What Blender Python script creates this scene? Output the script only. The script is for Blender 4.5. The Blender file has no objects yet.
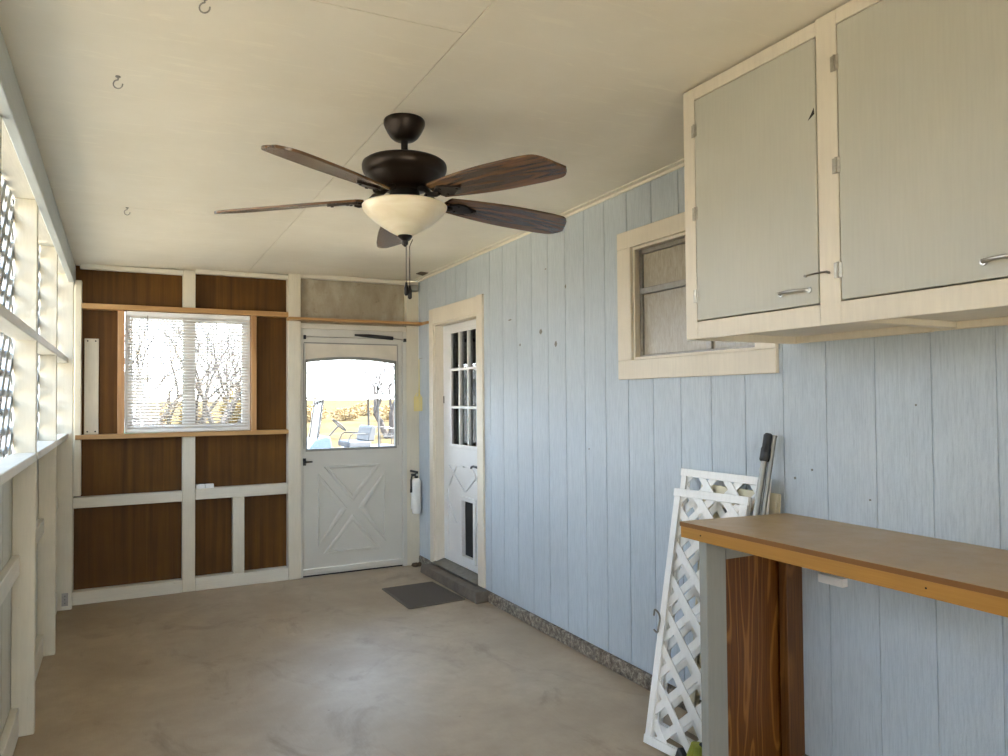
import bpy, bmesh, math, random
from mathutils import Vector, Matrix, noise
random.seed(7)
SC = bpy.context.scene
COL = SC.collection
PI = math.pi

# ------------------------------------------------------------------ colour / materials
def lin(c):
    return tuple(((v/255.0)/12.92 if v/255.0 <= 0.04045 else ((v/255.0+0.055)/1.055)**2.4) for v in c)

class NT:
    """small node helper"""
    def __init__(s, name):
        s.m = bpy.data.materials.new(name); s.m.use_nodes = True
        s.t = s.m.node_tree; s.n = s.t.nodes; s.l = s.t.links
        s.p = s.n['Principled BSDF']; s.out = s.n['Material Output']
    def new(s, typ, **kw):
        nd = s.n.new(typ)
        for k, v in kw.items(): setattr(nd, k, v)
        return nd
    def coord(s, scale=(1,1,1), loc=(0,0,0), rot=(0,0,0)):
        tc = s.new('ShaderNodeTexCoord'); mp = s.new('ShaderNodeMapping')
        mp.inputs['Scale'].default_value = scale; mp.inputs['Location'].default_value = loc
        mp.inputs['Rotation'].default_value = rot
        s.l.new(tc.outputs['Object'], mp.inputs['Vector']); return mp.outputs[0]
    def noise(s, vec, scale, detail=4, rough=0.55, dist=0.0):
        nd = s.new('ShaderNodeTexNoise')
        nd.inputs['Scale'].default_value = scale; nd.inputs['Detail'].default_value = detail
        nd.inputs['Roughness'].default_value = rough; nd.inputs['Distortion'].default_value = dist
        s.l.new(vec, nd.inputs['Vector']); return nd.outputs['Fac']
    def ramp(s, fac, stops):
        r = s.new('ShaderNodeValToRGB'); e = r.color_ramp.elements
        while len(e) < len(stops): e.new(0.5)
        for i, (p, c) in enumerate(stops):
            e[i].position = p; e[i].color = (c[0], c[1], c[2], 1) if isinstance(c, tuple) else (c, c, c, 1)
        s.l.new(fac, r.inputs[0]); return r.outputs[0]
    def mix(s, fac, a, b, mode='MIX'):
        m = s.new('ShaderNodeMix', data_type='RGBA', blend_type=mode)
        for inp, v in ((m.inputs[0], fac), (m.inputs[6], a), (m.inputs[7], b)):
            if hasattr(v, 'is_linked'): s.l.new(v, inp)
            elif isinstance(v, (int, float)): inp.default_value = v if inp.type == 'VALUE' else (v, v, v, 1)
            else: inp.default_value = (v[0], v[1], v[2], 1)
        return m.outputs[2]
    def math(s, op, a, b=0.0):
        m = s.new('ShaderNodeMath', operation=op)
        for i, v in enumerate((a, b)):
            if hasattr(v, 'is_linked'): s.l.new(v, m.inputs[i])
            else: m.inputs[i].default_value = v
        return m.outputs[0]
    def bump(s, h, strength, dist=0.002):
        b = s.new('ShaderNodeBump'); b.inputs['Strength'].default_value = strength
        b.inputs['Distance'].default_value = dist
        s.l.new(h, b.inputs['Height']); s.l.new(b.outputs[0], s.p.inputs['Normal'])
    def base(s, c):
        if hasattr(c, 'is_linked'): s.l.new(c, s.p.inputs['Base Color'])
        else: s.p.inputs['Base Color'].default_value = (c[0], c[1], c[2], 1)
    def rough(s, r):
        if hasattr(r, 'is_linked'): s.l.new(r, s.p.inputs['Roughness'])
        else: s.p.inputs['Roughness'].default_value = r

M = {}
def plain(name, c, rough=0.5, metal=0.0, vary=0.06, scale=6, bump=0.0):
    t = NT(name); v = t.coord()
    n = t.noise(v, scale, 5)
    d = tuple(x*(1-vary*2) for x in c); e = tuple(min(1, x*(1+vary)) for x in c)
    t.base(t.ramp(n, [(0.3, d), (0.7, e)])); t.rough(rough)
    t.p.inputs['Metallic'].default_value = metal
    if bump: t.bump(t.noise(v, scale*12, 3), bump)
    M[name] = t.m; return t.m

def painted_wood(name, c, grime=(0.18,0.15,0.11), amount=0.5, axis='z', rough=0.5):
    """white painted timber: faint grain, chips and grime"""
    t = NT(name)
    sc = {'z': (14,14,1.2), 'x': (1.2,14,14), 'y': (14,1.2,14)}[axis]
    g = t.noise(t.coord(sc), 6, 5, 0.6)
    big = t.noise(t.coord(), 3.0, 4)
    chips = t.noise(t.coord(tuple(1+0.25*x for x in sc)), 9, 8, 0.75, 0.4)
    col = t.ramp(big, [(0.3, tuple(x*0.9 for x in c)), (0.7, c)])
    col = t.mix(t.ramp(g, [(0.35, 0.25), (0.6, 0.0)]), col, tuple(x*0.75 for x in c))
    col = t.mix(t.ramp(chips, [(0.66, 0.0), (0.75, amount)]), col, grime)
    t.base(col); t.rough(rough); t.bump(g, 0.35, 0.002)
    M[name] = t.m

WHITE = lin((226,221,206))
painted_wood('paint_z', lin((220,213,194)), axis='z')
painted_wood('paint_x', lin((222,217,202)), axis='x')
painted_wood('paint_y', lin((224,219,206)), axis='y')
painted_wood('trim_cream', lin((226,217,199)), axis='z', amount=0.35)
painted_wood('header_paint', lin((196,203,203)), axis='y', amount=0.25)
painted_wood('sheet_paint', lin((206,204,192)), axis='z', amount=0.45, rough=0.6)
painted_wood('lattice_white', lin((244,243,238)), axis='z', amount=0.25, rough=0.45)
painted_wood('lattice_cream', lin((222,212,182)), axis='z', amount=0.55, rough=0.6)
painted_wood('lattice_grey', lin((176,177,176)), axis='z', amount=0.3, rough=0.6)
painted_wood('post_grey', lin((150,149,141)), axis='z', amount=0.55, rough=0.55)

# T1-11 siding, glossy blue paint with vertical rough-sawn grain
t = NT('blue_siding')
g = t.noise(t.coord((1,26,1.6)), 7, 6, 0.65, 0.3)
g2 = t.noise(t.coord((1,70,3)), 8, 3, 0.6)
big = t.noise(t.coord((1,1,1.0)), 1.3, 3)
c = t.ramp(big, [(0.3, lin((186,196,204))), (0.7, lin((195,205,212)))])
c = t.mix(t.ramp(g, [(0.36, 0.6), (0.58, 0.0)]), c, lin((164,176,186)))
chip = t.noise(t.coord((1,5,3)), 6, 2, 0.5)
c = t.mix(t.ramp(chip, [(0.80, 0.0), (0.83, 0.6)]), c, lin((88,88,86)))
t.base(c)
t.rough(t.ramp(g2, [(0.3, 0.30), (0.7, 0.44)]))
t.bump(t.mix(0.45, g, g2), 0.9, 0.004)
M['blue_siding'] = t.m

# ceiling boards, warm off-white, seams as thin sunk lines built in mesh
t = NT('ceiling_paint')
a = t.noise(t.coord((1,1,1)), 2.2, 6, 0.6)
b_ = t.noise(t.coord((1.5,9,1)), 3, 6, 0.7, 0.6)
c = t.ramp(a, [(0.3, lin((224,217,200))), (0.7, lin((233,227,212)))])
c = t.mix(t.ramp(b_, [(0.56, 0.0), (0.66, 0.45)]), c, lin((240,234,216)))
fl = t.noise(t.coord((3,3,1)), 7, 8, 0.8)
c = t.mix(t.ramp(fl, [(0.68, 0.0), (0.74, 0.25)]), c, lin((168,160,142)))
t.base(c); t.rough(0.6); t.bump(t.noise(t.coord((40,2,1)), 5, 4), 0.12, 0.002)
M['ceiling_paint'] = t.m
plain('seam_dark', lin((118,108,90)), 0.8)

# concrete
t = NT('concrete')
a = t.noise(t.coord((1,1,1)), 0.9, 6, 0.62, 0.4)
b_ = t.noise(t.coord((1,1,1)), 6, 8, 0.7)
c = t.ramp(a, [(0.28, lin((152,134,111))), (0.5, lin((170,152,128))), (0.74, lin((186,169,144)))])
c = t.mix(t.ramp(b_, [(0.35, 0.55), (0.62, 0.0)]), c, lin((154,136,112)))
st = t.noise(t.coord((1.4,0.9,1), loc=(3,1,0)), 1.7, 7, 0.7, 1.2)
c = t.mix(t.ramp(st, [(0.54, 0.0), (0.70, 0.6)]), c, lin((122,104,82)))
sp = t.noise(t.coord((1,1,1), loc=(9,4,0)), 14, 3, 0.5)
c = t.mix(t.ramp(sp, [(0.75, 0.0), (0.79, 0.5)]), c, lin((78,66,54)))
br = t.noise(t.coord((60,2.5,1), rot=(0,0,0.5)), 4, 4)
br2 = t.noise(t.coord((2.5,60,1), rot=(0,0,0.5)), 4, 4)
c = t.mix(t.ramp(br, [(0.5, 0.0), (0.75, 0.12)]), c, lin((196,184,164)))
t.base(c); t.rough(t.ramp(a, [(0.3, 0.56), (0.7, 0.43)]))
t.bump(t.mix(0.5, br, t.mix(0.5, br2, b_)), 0.22, 0.002)
M['concrete'] = t.m
t = NT('curb_concrete')
b_ = t.noise(t.coord((1,1,1)), 34, 8, 0.8)
c = t.ramp(b_, [(0.36, lin((70,60,50))), (0.5, lin((122,110,96))), (0.64, lin((184,174,156)))])
t.base(c); t.rough(0.85); t.bump(b_, 0.9, 0.01); M['curb_concrete'] = t.m
t = NT('step_concrete')
b_ = t.noise(t.coord((1,1,1)), 9, 8, 0.7)
c = t.ramp(b_, [(0.3, lin((92,82,72))), (0.7, lin((124,113,100)))])
t.base(c); t.rough(0.75); t.bump(b_, 0.4, 0.004); M['step_concrete'] = t.m

def wood(name, light, dark, axis='z', scale=3.0, rough=0.45, rings=10.0, contrast=0.7, bump=0.15):
    t = NT(name)
    st = {'z': (1,1,0.10), 'x': (0.10,1,1), 'y': (1,0.10,1)}[axis]
    v = t.coord(st)
    n = t.noise(v, scale*2.2, 3, 0.5, 0.9)
    band = t.math('SINE', t.math('MULTIPLY', n, rings*6.0))
    band = t.math('ADD', t.math('MULTIPLY', band, 0.5), 0.5)
    fine = t.noise(t.coord(tuple(x*(60 if x == 1 else 20) for x in st)), 3, 4, 0.6)
    mixv = t.math('ADD', t.math('MULTIPLY', band, contrast), t.math('MULTIPLY', fine, 1-contrast))
    t.base(t.ramp(mixv, [(0.15, light), (0.85, dark)])); t.rough(rough); t.bump(fine, bump, 0.001)
    M[name] = t.m

wood('raw_pine_x', lin((192,152,98)), lin((158,116,66)), 'x', rings=3, contrast=0.35)
wood('raw_pine_z', lin((196,152,100)), lin((158,112,68)), 'z', rings=3, contrast=0.35)
wood('blade_walnut', lin((118,86,56)), lin((48,33,22)), 'x', scale=5, rough=0.27, rings=6, contrast=0.35)
def vein_wood(name, base, vein, dark, scale, cyc, off):
    t = NT(name)
    v = t.coord((1,1,0.16), loc=off)
    n = t.noise(v, scale, 2, 0.4, 0.5)
    w = t.math('ABSOLUTE', t.math('SINE', t.math('MULTIPLY', n, cyc)))
    fine = t.noise(t.coord((40,40,1.5)), 3, 4, 0.6)
    c = t.ramp(fine, [(0.35, dark), (0.65, base)])
    c = t.mix(t.ramp(w, [(0.0, 0.85), (0.16, 0.6), (0.34, 0.0)]), c, vein)
    blot = t.noise(t.coord((1,1,0.5), loc=off), 5, 3)
    c = t.mix(t.ramp(blot, [(0.60, 0.0), (0.70, 0.5)]), c, vein)
    t.base(c); t.rough(0.42); M[name] = t.m
vein_wood('stained_ply', lin((112,66,20)), lin((150,102,48)), lin((84,46,10)), 4.6, 34.0, (0.3,0,0.2))
vein_wood('stained_board', lin((100,62,22)), lin((122,80,36)), lin((76,44,12)), 6.0, 16.0, (0.7,0,0.1))
wood('fascia_wood', lin((174,127,56)), lin((150,104,40)), 'y', rings=2, contrast=0.3, rough=0.4)
t = NT('weathered_ply')
a = t.noise(t.coord((1,1,0.5)), 2.4, 6, 0.7)
b_ = t.noise(t.coord((1,1,1)), 14, 5, 0.7)
c = t.ramp(a, [(0.32, lin((136,126,106))), (0.5, lin((164,154,134))), (0.68, lin((190,184,168)))])
c = t.mix(t.ramp(b_, [(0.60, 0.0), (0.74, 0.6)]), c, lin((98,86,66)))
t.base(c); t.rough(0.85); M['weathered_ply'] = t.m

# dark brown hardboard sheet
t = NT('brown_sheet')
s1 = t.noise(t.coord((7,1,0.25)), 3, 5, 0.6)
s2 = t.noise(t.coord((60,1,0.5)), 2, 3)
c = t.ramp(s1, [(0.3, lin((74,46,9))), (0.7, lin((112,74,22)))])
c = t.mix(t.ramp(s2, [(0.60, 0.0), (0.75, 0.4)]), c, lin((128,90,42)))
c = t.mix(t.ramp(t.noise(t.coord((1,1,1)), 2.2, 5), [(0.35, 0.45), (0.65, 0.0)]), c, lin((66,42,16)))
t.base(c); t.rough(0.6); t.p.inputs['Specular IOR Level'].default_value = 0.25; t.bump(s2, 0.15, 0.001); M['brown_sheet'] = t.m

M['blade_walnut'].node_tree.nodes['Principled BSDF'].inputs['Coat Weight'].default_value = 0.15
M['blade_walnut'].node_tree.nodes['Principled BSDF'].inputs['Coat Roughness'].default_value = 0.22
# counter laminate top
t = NT('counter_top')
s1 = t.noise(t.coord((1,1,1)), 2.0, 6, 0.65)
s2 = t.noise(t.coord((1,1,1)), 9, 8, 0.75)
c = t.ramp(s1, [(0.3, lin((168,139,94))), (0.7, lin((184,155,110)))])
c = t.mix(t.ramp(s2, [(0.58, 0.0), (0.76, 0.35)]), c, lin((184,152,110)))
t.base(c); t.rough(t.ramp(s2, [(0.3, 0.28), (0.7, 0.42)])); M['counter_top'] = t.m
plain('slab_edge', lin((122,80,34)), 0.45)

# grey-green cabinet doors
t = NT('cabinet_door_paint')
g = t.noise(t.coord((1,22,1.2)), 6, 5, 0.6)
c = t.ramp(t.noise(t.coord(), 1.6, 4), [(0.3, lin((182,181,169))), (0.7, lin((192,190,177)))])
c = t.mix(t.ramp(g, [(0.3, 0.3), (0.6, 0.0)]), c, lin((172,170,158)))
ch = t.noise(t.coord((1,3,2), loc=(0,0.3,1.1)), 5, 3)
c = t.mix(t.ramp(ch, [(0.74, 0.0), (0.77, 0.35)]), c, lin((148,146,138)))
t.base(c); t.rough(0.42); t.bump(g, 0.22, 0.002); M['cabinet_door_paint'] = t.m

plain('bronze', lin((44,36,30)), 0.38, 0.7, 0.1)
plain('bronze_dark', lin((30,26,24)), 0.45, 0.5, 0.1)
plain('pole_metal', lin((138,136,130)), 0.42, 0.9, 0.05)
plain('steel', lin((188,186,180)), 0.28, 1.0, 0.05)
plain('dull_steel', lin((150,146,138)), 0.42, 0.9, 0.1, 30)
plain('hinge_metal', lin((186,180,166)), 0.4, 0.85, 0.12, 60)
plain('black_plastic', lin((22,22,24)), 0.4)
plain('black_rubber', lin((26,26,26)), 0.8)
plain('white_vinyl', lin((238,238,236)), 0.4)
plain('blind_vinyl', lin((228,223,214)), 0.5)
plain('white_enamel', lin((234,234,230)), 0.3)
plain('storm_paint', lin((204,202,193)), 0.42, 0.0, 0.03, 3)
plain('door_cream', lin((214,206,190)), 0.5)
plain('door_paint', lin((226,226,224)), 0.38, 0.0, 0.03, 3)
plain('yellow_plastic', lin((232,214,128)), 0.45)
plain('lime_plastic', lin((146,150,48)), 0.6)
plain('doormat_fibre', lin((92,84,76)), 0.95, 0, 0.15, 90, 1.0)
plain('doormat_edge', lin((104,96,86)), 0.9)
plain('drywall_grey', lin((150,146,138)), 0.7)
plain('rust', lin((92,74,52)), 0.9, 0, 0.3, 40)
plain('chip_grey', lin((120,118,112)), 0.7)
plain('box_grey', lin((140,140,134)), 0.6)
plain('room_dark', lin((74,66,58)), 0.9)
plain('curtain_cloth', lin((150,140,122)), 0.9)

# alabaster bowl
t = NT('alabaster')
w = t.noise(t.coord((2,2,9)), 3, 4, 0.6, 0.8)
c = t.ramp(w, [(0.35, lin((226,214,186))), (0.65, lin((238,230,208)))])
t.base(c); t.rough(0.28)
t.p.inputs['Subsurface Weight'].default_value = 0.25
t.p.inputs['Subsurface Radius'].default_value = (0.03,0.02,0.01)
M['alabaster'] = t.m

def glass(name, tint=(0.97,0.98,0.98), gloss=0.02, bump=0.0, ior=1.5):
    t = NT(name)
    tr = t.new('ShaderNodeBsdfTransparent'); tr.inputs[0].default_value = (*tint, 1)
    gl = t.new('ShaderNodeBsdfGlossy'); gl.inputs['Roughness'].default_value = gloss
    fr = t.new('ShaderNodeFresnel'); fr.inputs[0].default_value = ior
    mx = t.new('ShaderNodeMixShader')
    if bump:
        b = t.new('ShaderNodeBump'); b.inputs['Strength'].default_value = bump; b.inputs['Distance'].default_value = 0.003
        t.l.new(t.noise(t.coord((1,14,4)), 6, 4, 0.6), b.inputs['Height'])
        t.l.new(b.outputs[0], gl.inputs['Normal']); t.l.new(b.outputs[0], fr.inputs['Normal'])
    t.l.new(fr.outputs[0], mx.inputs[0]); t.l.new(tr.outputs[0], mx.inputs[1]); t.l.new(gl.outputs[0], mx.inputs[2])
    t.l.new(mx.outputs[0], t.out.inputs['Surface']); M[name] = t.m
glass('clear_glass')
glass('windshield_glass', (0.93,0.93,0.90), 0.05, ior=1.12)
glass('door_glass', (0.85,0.86,0.84), 0.03)
# wavy film-covered pane of the kitchen window
t = NT('film_pane')
w = t.noise(t.coord((1,16,3)), 5, 6, 0.65, 1.2)
t.base(t.ramp(w, [(0.3, lin((138,130,114))), (0.7, lin((176,168,150)))]))
t.rough(0.07); t.p.inputs['IOR'].default_value = 1.7
t.bump(w, 0.35, 0.003); M['film_pane'] = t.m

# outdoors
t = NT('dry_grass')
a = t.noise(t.coord((1,1,1)), 0.35, 8, 0.7)
b_ = t.noise(t.coord((0.6,2.5,1)), 3, 6, 0.75)
c = t.ramp(a, [(0.3, lin((76,62,40))), (0.5, lin((86,72,50))), (0.7, lin((96,84,62)))])
c = t.mix(t.ramp(b_, [(0.4, 0.5), (0.6, 0.0)]), c, lin((64,54,38)))
t.base(c); t.rough(0.95); t.p.inputs['Specular IOR Level'].default_value = 0.0; M['dry_grass'] = t.m
t = NT('pale_gravel')
b_ = t.noise(t.coord((1,1,1)), 9, 8, 0.7)
t.base(t.ramp(b_, [(0.3, lin((190,170,140))), (0.7, lin((218,198,166)))])); t.rough(0.95); t.bump(b_, 0.5, 0.02); M['pale_gravel'] = t.m
plain('bark', lin((66,58,52)), 0.9, 0, 0.2, 8)
plain('dry_leaf', lin((104,80,18)), 0.8, 0, 0.2, 5)
plain('dry_leaf_pale', lin((128,104,62)), 0.8, 0, 0.2, 5)
plain('cart_blue', lin((60,76,98)), 0.3)
plain('cart_roof', lin((150,150,148)), 0.4)
plain('cart_seat', lin((66,66,66)), 0.6)
plain('cart_metal', lin((66,64,62)), 0.5, 0.3)
plain('building_white', lin((140,140,136)), 0.7)
plain('building_window', lin((96,80,58)), 0.3)
plain('bin_green', lin((46,104,74)), 0.5)

# ------------------------------------------------------------------ geometry helper
class G:
    def __init__(s): s.v = []; s.f = []; s.mi = []; s.k = 0
    def add(s, vs, fs):
        o = len(s.v); s.v += [tuple(x) for x in vs]; s.f += [tuple(i+o for i in f) for f in fs]
        s.mi += [s.k]*len(fs); return s
    def box(s, x0, x1, y0, y1, z0, z1):
        if x0 > x1: x0, x1 = x1, x0
        if y0 > y1: y0, y1 = y1, y0
        if z0 > z1: z0, z1 = z1, z0
        vs = [(x0,y0,z0),(x1,y0,z0),(x1,y1,z0),(x0,y1,z0),(x0,y0,z1),(x1,y0,z1),(x1,y1,z1),(x0,y1,z1)]
        return s.add(vs, [(3,2,1,0),(4,5,6,7),(0,1,5,4),(1,2,6,5),(2,3,7,6),(3,0,4,7)])
    def obox(s, mat, sx, sy, sz):
        vs = [mat @ Vector((a*sx/2, b*sy/2, c*sz/2)) for c in (-1,1) for a, b in ((-1,-1),(1,-1),(1,1),(-1,1))]
        return s.add(vs, [(3,2,1,0),(4,5,6,7),(0,1,5,4),(1,2,6,5),(2,3,7,6),(3,0,4,7)])
    def bar(s, p0, p1, w, h, up=(0,0,1)):
        p0 = Vector(p0); p1 = Vector(p1); d = (p1-p0); L = d.length; d.normalize()
        u = Vector(up); r = d.cross(u)
        if r.length < 1e-4: r = d.cross(Vector((1,0,0)))
        r.normalize(); u = r.cross(d)
        m = Matrix((( d.x, r.x, u.x, 0),(d.y, r.y, u.y, 0),(d.z, r.z, u.z, 0),(0,0,0,1)))
        m.translation = (p0+p1)/2
        return s.obox(m, L, w, h)
    def prism(s, poly, axis, a0, a1, inset=0.0, top_poly=None):
        """poly = list of 2D points; axis is the extrusion axis; remaining two axes in xyz order"""
        def P(p, a):
            if axis == 'x': return (a, p[0], p[1])
            if axis == 'y': return (p[0], a, p[1])
            return (p[0], p[1], a)
        n = len(poly); tp = top_poly or poly
        vs = [P(p, a0) for p in poly] + [P(p, a1) for p in tp]
        fs = [tuple(range(n))[::-1], tuple(range(n, 2*n))] + [(i, (i+1) % n, n+(i+1) % n, n+i) for i in range(n)]
        return s.add(vs, fs)
    def tube(s, pts, r, n=8, caps=True):
        pts = [Vector(p) for p in pts]; m = len(pts)
        rs = r if isinstance(r, (list, tuple)) else [r]*m
        o = []; prev = None
        for i, p in enumerate(pts):
            d = (pts[min(i+1, m-1)] - pts[max(i-1, 0)]).normalized()
            if prev is None:
                a = d.cross(Vector((0,0,1)))
                if a.length < 1e-3: a = d.cross(Vector((1,0,0)))
            else: a = prev - d*prev.dot(d)
            a.normalize(); prev = a; b = d.cross(a)
            for k in range(n):
                t_ = 2*PI*k/n; o.append(p + (a*math.cos(t_) + b*math.sin(t_))*rs[i])
        fs = [(i*n+k, i*n+(k+1) % n, (i+1)*n+(k+1) % n, (i+1)*n+k) for i in range(m-1) for k in range(n)]
        if caps: fs += [tuple(range(n))[::-1], tuple(range((m-1)*n, m*n))]
        return s.add(o, fs)
    def lathe(s, prof, c=(0,0,0), n=40, axis='z'):
        o = []; m = len(prof)
        for r, z in prof:
            for k in range(n):
                a = 2*PI*k/n; x, y = r*math.cos(a), r*math.sin(a)
                if axis == 'z': q = (c[0]+x, c[1]+y, c[2]+z)
                elif axis == 'y': q = (c[0]+x, c[1]+z, c[2]+y)
                else: q = (c[0]+z, c[1]+x, c[2]+y)
                o.append(q)
        fs = [(i*n+k, i*n+(k+1) % n, (i+1)*n+(k+1) % n, (i+1)*n+k) for i in range(m-1) for k in range(n)]
        fs += [tuple(range(n))[::-1], tuple(range((m-1)*n, m*n))]
        return s.add(o, fs)

def mesh(name, g, mats, parent=None, smooth=False, bevel=0.0, origin=None, seg=1):
    """one mesh object; origin moved to the given point"""
    me = bpy.data.meshes.new(name)
    o = bpy.data.objects.new(name, me); COL.objects.link(o)
    if parent is not None and origin is None: origin = None
    vs = g.v
    if origin is not None:
        vs = [(x-origin[0], y-origin[1], z-origin[2]) for x, y, z in vs]; o.location = origin
    me.from_pydata(vs, [], g.f)
    bm = bmesh.new(); bm.from_mesh(me); bmesh.ops.recalc_face_normals(bm, faces=bm.faces); bm.to_mesh(me); bm.free()
    if not isinstance(mats, (list, tuple)): mats = [mats]
    for m in mats: me.materials.append(M[m] if isinstance(m, str) else m)
    if len(mats) > 1:
        for p, i in zip(me.polygons, g.mi): p.material_index = i
    if smooth:
        me.shade_smooth() if hasattr(me, 'shade_smooth') else None
        for p in me.polygons: p.use_smooth = True
        try: me.set_sharp_from_angle(angle=math.radians(40))
        except Exception: pass
    if bevel:
        b = o.modifiers.new('bevel', 'BEVEL'); b.width = bevel; b.segments = seg; b.limit_method = 'ANGLE'
        b.harden_normals = False
    if parent is not None:
        o.parent = parent
        if parent.type == 'EMPTY' or True:
            bpy.context.view_layer.update()
            o.matrix_parent_inverse = parent.matrix_world.inverted()
    return o
def tag(o, label, cat, group=None, kind=None):
    o['label'] = label; o['category'] = cat
    if group: o['group'] = group
    if kind: o['kind'] = kind
    return o
def struct(name, g, mats, label=None, cat=None, **kw):
    o = mesh(name, g, mats, **kw); o['kind'] = 'structure'
    if label: o['label'] = label
    if cat: o['category'] = cat
    return o
def thing(name, loc, label, cat, group=None, kind=None):
    o = bpy.data.objects.new(name, None); COL.objects.link(o); o.location = loc
    o.empty_display_size = 0.1
    bpy.context.view_layer.update()
    return tag(o, label, cat, group, kind)
def copy_tree(o, parent=None, shift=None):
    c = o.copy(); COL.objects.link(c)
    if parent is not None: c.parent = parent; c.matrix_parent_inverse = o.matrix_parent_inverse.copy()
    if shift is not None: c.location = o.location + Vector(shift)
    for ch in o.children: copy_tree(ch, c)
    return c

# ------------------------------------------------------------------ dimensions (metres)
XR, XL, YF = 2.372, -0.34, 6.212          # face of the blue wall, faces of the left studs, faces of the end studs
XO, YO = -0.43, 6.302                      # outer sheets
YB = -2.2                                  # open end of the porch behind
GZ = -0.25                                 # ground outside
def cz(x, y): return 2.491 + 0.022*(x+0.3) + 0.0127*(YF-y)

# ------------------------------------------------------------------ floor, ceiling
g = G(); g.box(XO-0.05, XR+0.08, YB, YO+0.02, -0.22, 0.0)
struct('floor', g, 'concrete', 'bare stained concrete porch floor', 'floor')
seams = []
def ceil_quad(g, x0, x1, y0, y1, t=0.02):
    vs = [(x0,y0,cz(x0,y0)),(x1,y0,cz(x1,y0)),(x1,y1,cz(x1,y1)),(x0,y1,cz(x0,y1))]
    g.add(vs + [(x,y,z+t) for x,y,z in vs], [(0,1,2,3),(7,6,5,4),(0,4,5,1),(1,5,6,2),(2,6,7,3),(3,7,4,0)])
g = G(); gap = 0.0018
ys_l = [YB, -0.46, 1.98, 4.42, YO]; ys_r = [YB, -1.2, 1.24, 3.66, YO]
xs = 0.905
for a, b in zip(ys_l[:-1], ys_l[1:]): ceil_quad(g, XO-0.03, xs-gap, a+gap, b-gap)
for a, b in zip(ys_r[:-1], ys_r[1:]): ceil_quad(g, xs+gap, XR+0.03, a+gap, b-gap)
struct('ceiling', g, 'ceiling_paint', 'off-white painted board ceiling with thin seams', 'ceiling')
g = G()
vs = []
for x, y in ((XO-0.2,YB),(XR+0.2,YB),(XR+0.2,YO+0.35),(XO-0.2,YO+0.35)):
    vs.append((x,y,cz(x,y)+0.022))
g.add(vs+[(x,y,z+0.08) for x,y,z in vs], [(0,1,2,3),(7,6,5,4),(0,4,5,1),(1,5,6,2),(2,6,7,3),(3,7,4,0)])
struct('roof', g, 'seam_dark', 'roof deck above the ceiling boards', 'roof')

# ------------------------------------------------------------------ right wall: blue siding boards between grooves, with openings
DY0, DY1, DZ = 4.97, 5.84, 2.115            # door opening
WY0, WY1, WZ0, WZ1 = 2.245, 3.085, 1.672, 2.262   # kitchen window opening
g = G()
def wall_piece(y0, y1, z0, z1a):
    # 8 inch boards with 9 mm grooves
    G0 = 2.114
    k0 = math.floor((y0-G0)/0.2045); y = y0
    cuts = [y0] + [G0+k*0.2045 for k in range(k0-1, k0+60) if y0+0.01 < G0+k*0.2045 < y1-0.01] + [y1]
    for a, b in zip(cuts[:-1], cuts[1:]):
        za = z1a if z1a is not None else None
        aa = a + (0.0026 if a != y0 else 0); bb = b - (0.0026 if b != y1 else 0)
        top = (cz(XR,(a+b)/2)+0.01) if za is None else za
        g.box(XR, XR+0.012, aa, bb, z0, top)
    top = cz(XR,(y0+y1)/2)+0.01 if z1a is None else z1a
    g.box(XR+0.0032, XR+0.05, y0, y1, z0, top)
wall_piece(YB, WY0, 0.082, None)
wall_piece(WY0, WY1, 0.082, WZ0); wall_piece(WY0, WY1, WZ1, None)
wall_piece(WY1, DY0, 0.082, None)
wall_piece(DY0, DY1, DZ, None)
wall_piece(DY1, YO, 0.082, None)
struct('wall_right', g, 'blue_siding', 'pale blue grooved wood siding of the house wall', 'wall')
g = G(); g.box(XR-0.014, XR+0.05, YB, 4.81, 0.0, 0.078); g.box(XR-0.010, XR+0.05, 5.93, YO, 0.0, 0.078)
struct('baseboard_right', g, 'curb_concrete', 'rough concrete curb under the blue siding', 'curb', bevel=0.006)
CHIPS = [(3.746, 2.149, 0.008, 0.014), (4.044, 1.901, 0.02, 0.018), (3.862, 1.81, 0.016, 0.02), (3.977, 2.292, 0.012, 0.004), (4.463, 2.017, 0.03, 0.005), (3.511, 1.185, 0.006, 0.006), (1.981, 1.192, 0.006, 0.005), (1.734, 1.105, 0.005, 0.004), (2.063, 1.153, 0.006, 0.006), (2.59, 1.787, 0.004, 0.004), (1.556, 1.445, 0.004, 0.004), (4.32, 1.835, 0.01, 0.01)]
wr = bpy.data.objects['wall_right']
for y, z, w, h in CHIPS:
    g = G(); g.prism([(y-w,z),(y-w*0.3,z+h),(y+w*0.5,z+h*0.7),(y+w,z-h*0.1),(y+w*0.2,z-h),(y-w*0.6,z-h*0.6)], 'x', XR-0.0006, XR+0.0008)
    mesh('paint_chip', g, 'chip_grey', wr)
# crown strip between wall and ceiling
g = G()
for (y0, y1) in ((2.07, YF),):
    for x0, x1, dz0, dz1 in ((XR-0.010, XR+0.002, -0.020, 0.0),(XR-0.045, XR-0.009, -0.006, 0.0)):
        vs = [(x0,y0,cz(x0,y0)+dz0),(x1,y0,cz(x1,y0)+dz0),(x1,y1,cz(x1,y1)+dz0),(x0,y1,cz(x0,y1)+dz0)]
        vs += [(x,y,z+dz1-dz0) for x,y,z in vs]
        g.add(vs, [(3,2,1,0),(4,5,6,7),(0,1,5,4),(1,2,6,5),(2,3,7,6),(3,0,4,7)])
struct('trim_1', g, 'ceiling_paint', 'thin off-white strip where the blue wall meets the ceiling', 'trim')
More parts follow.
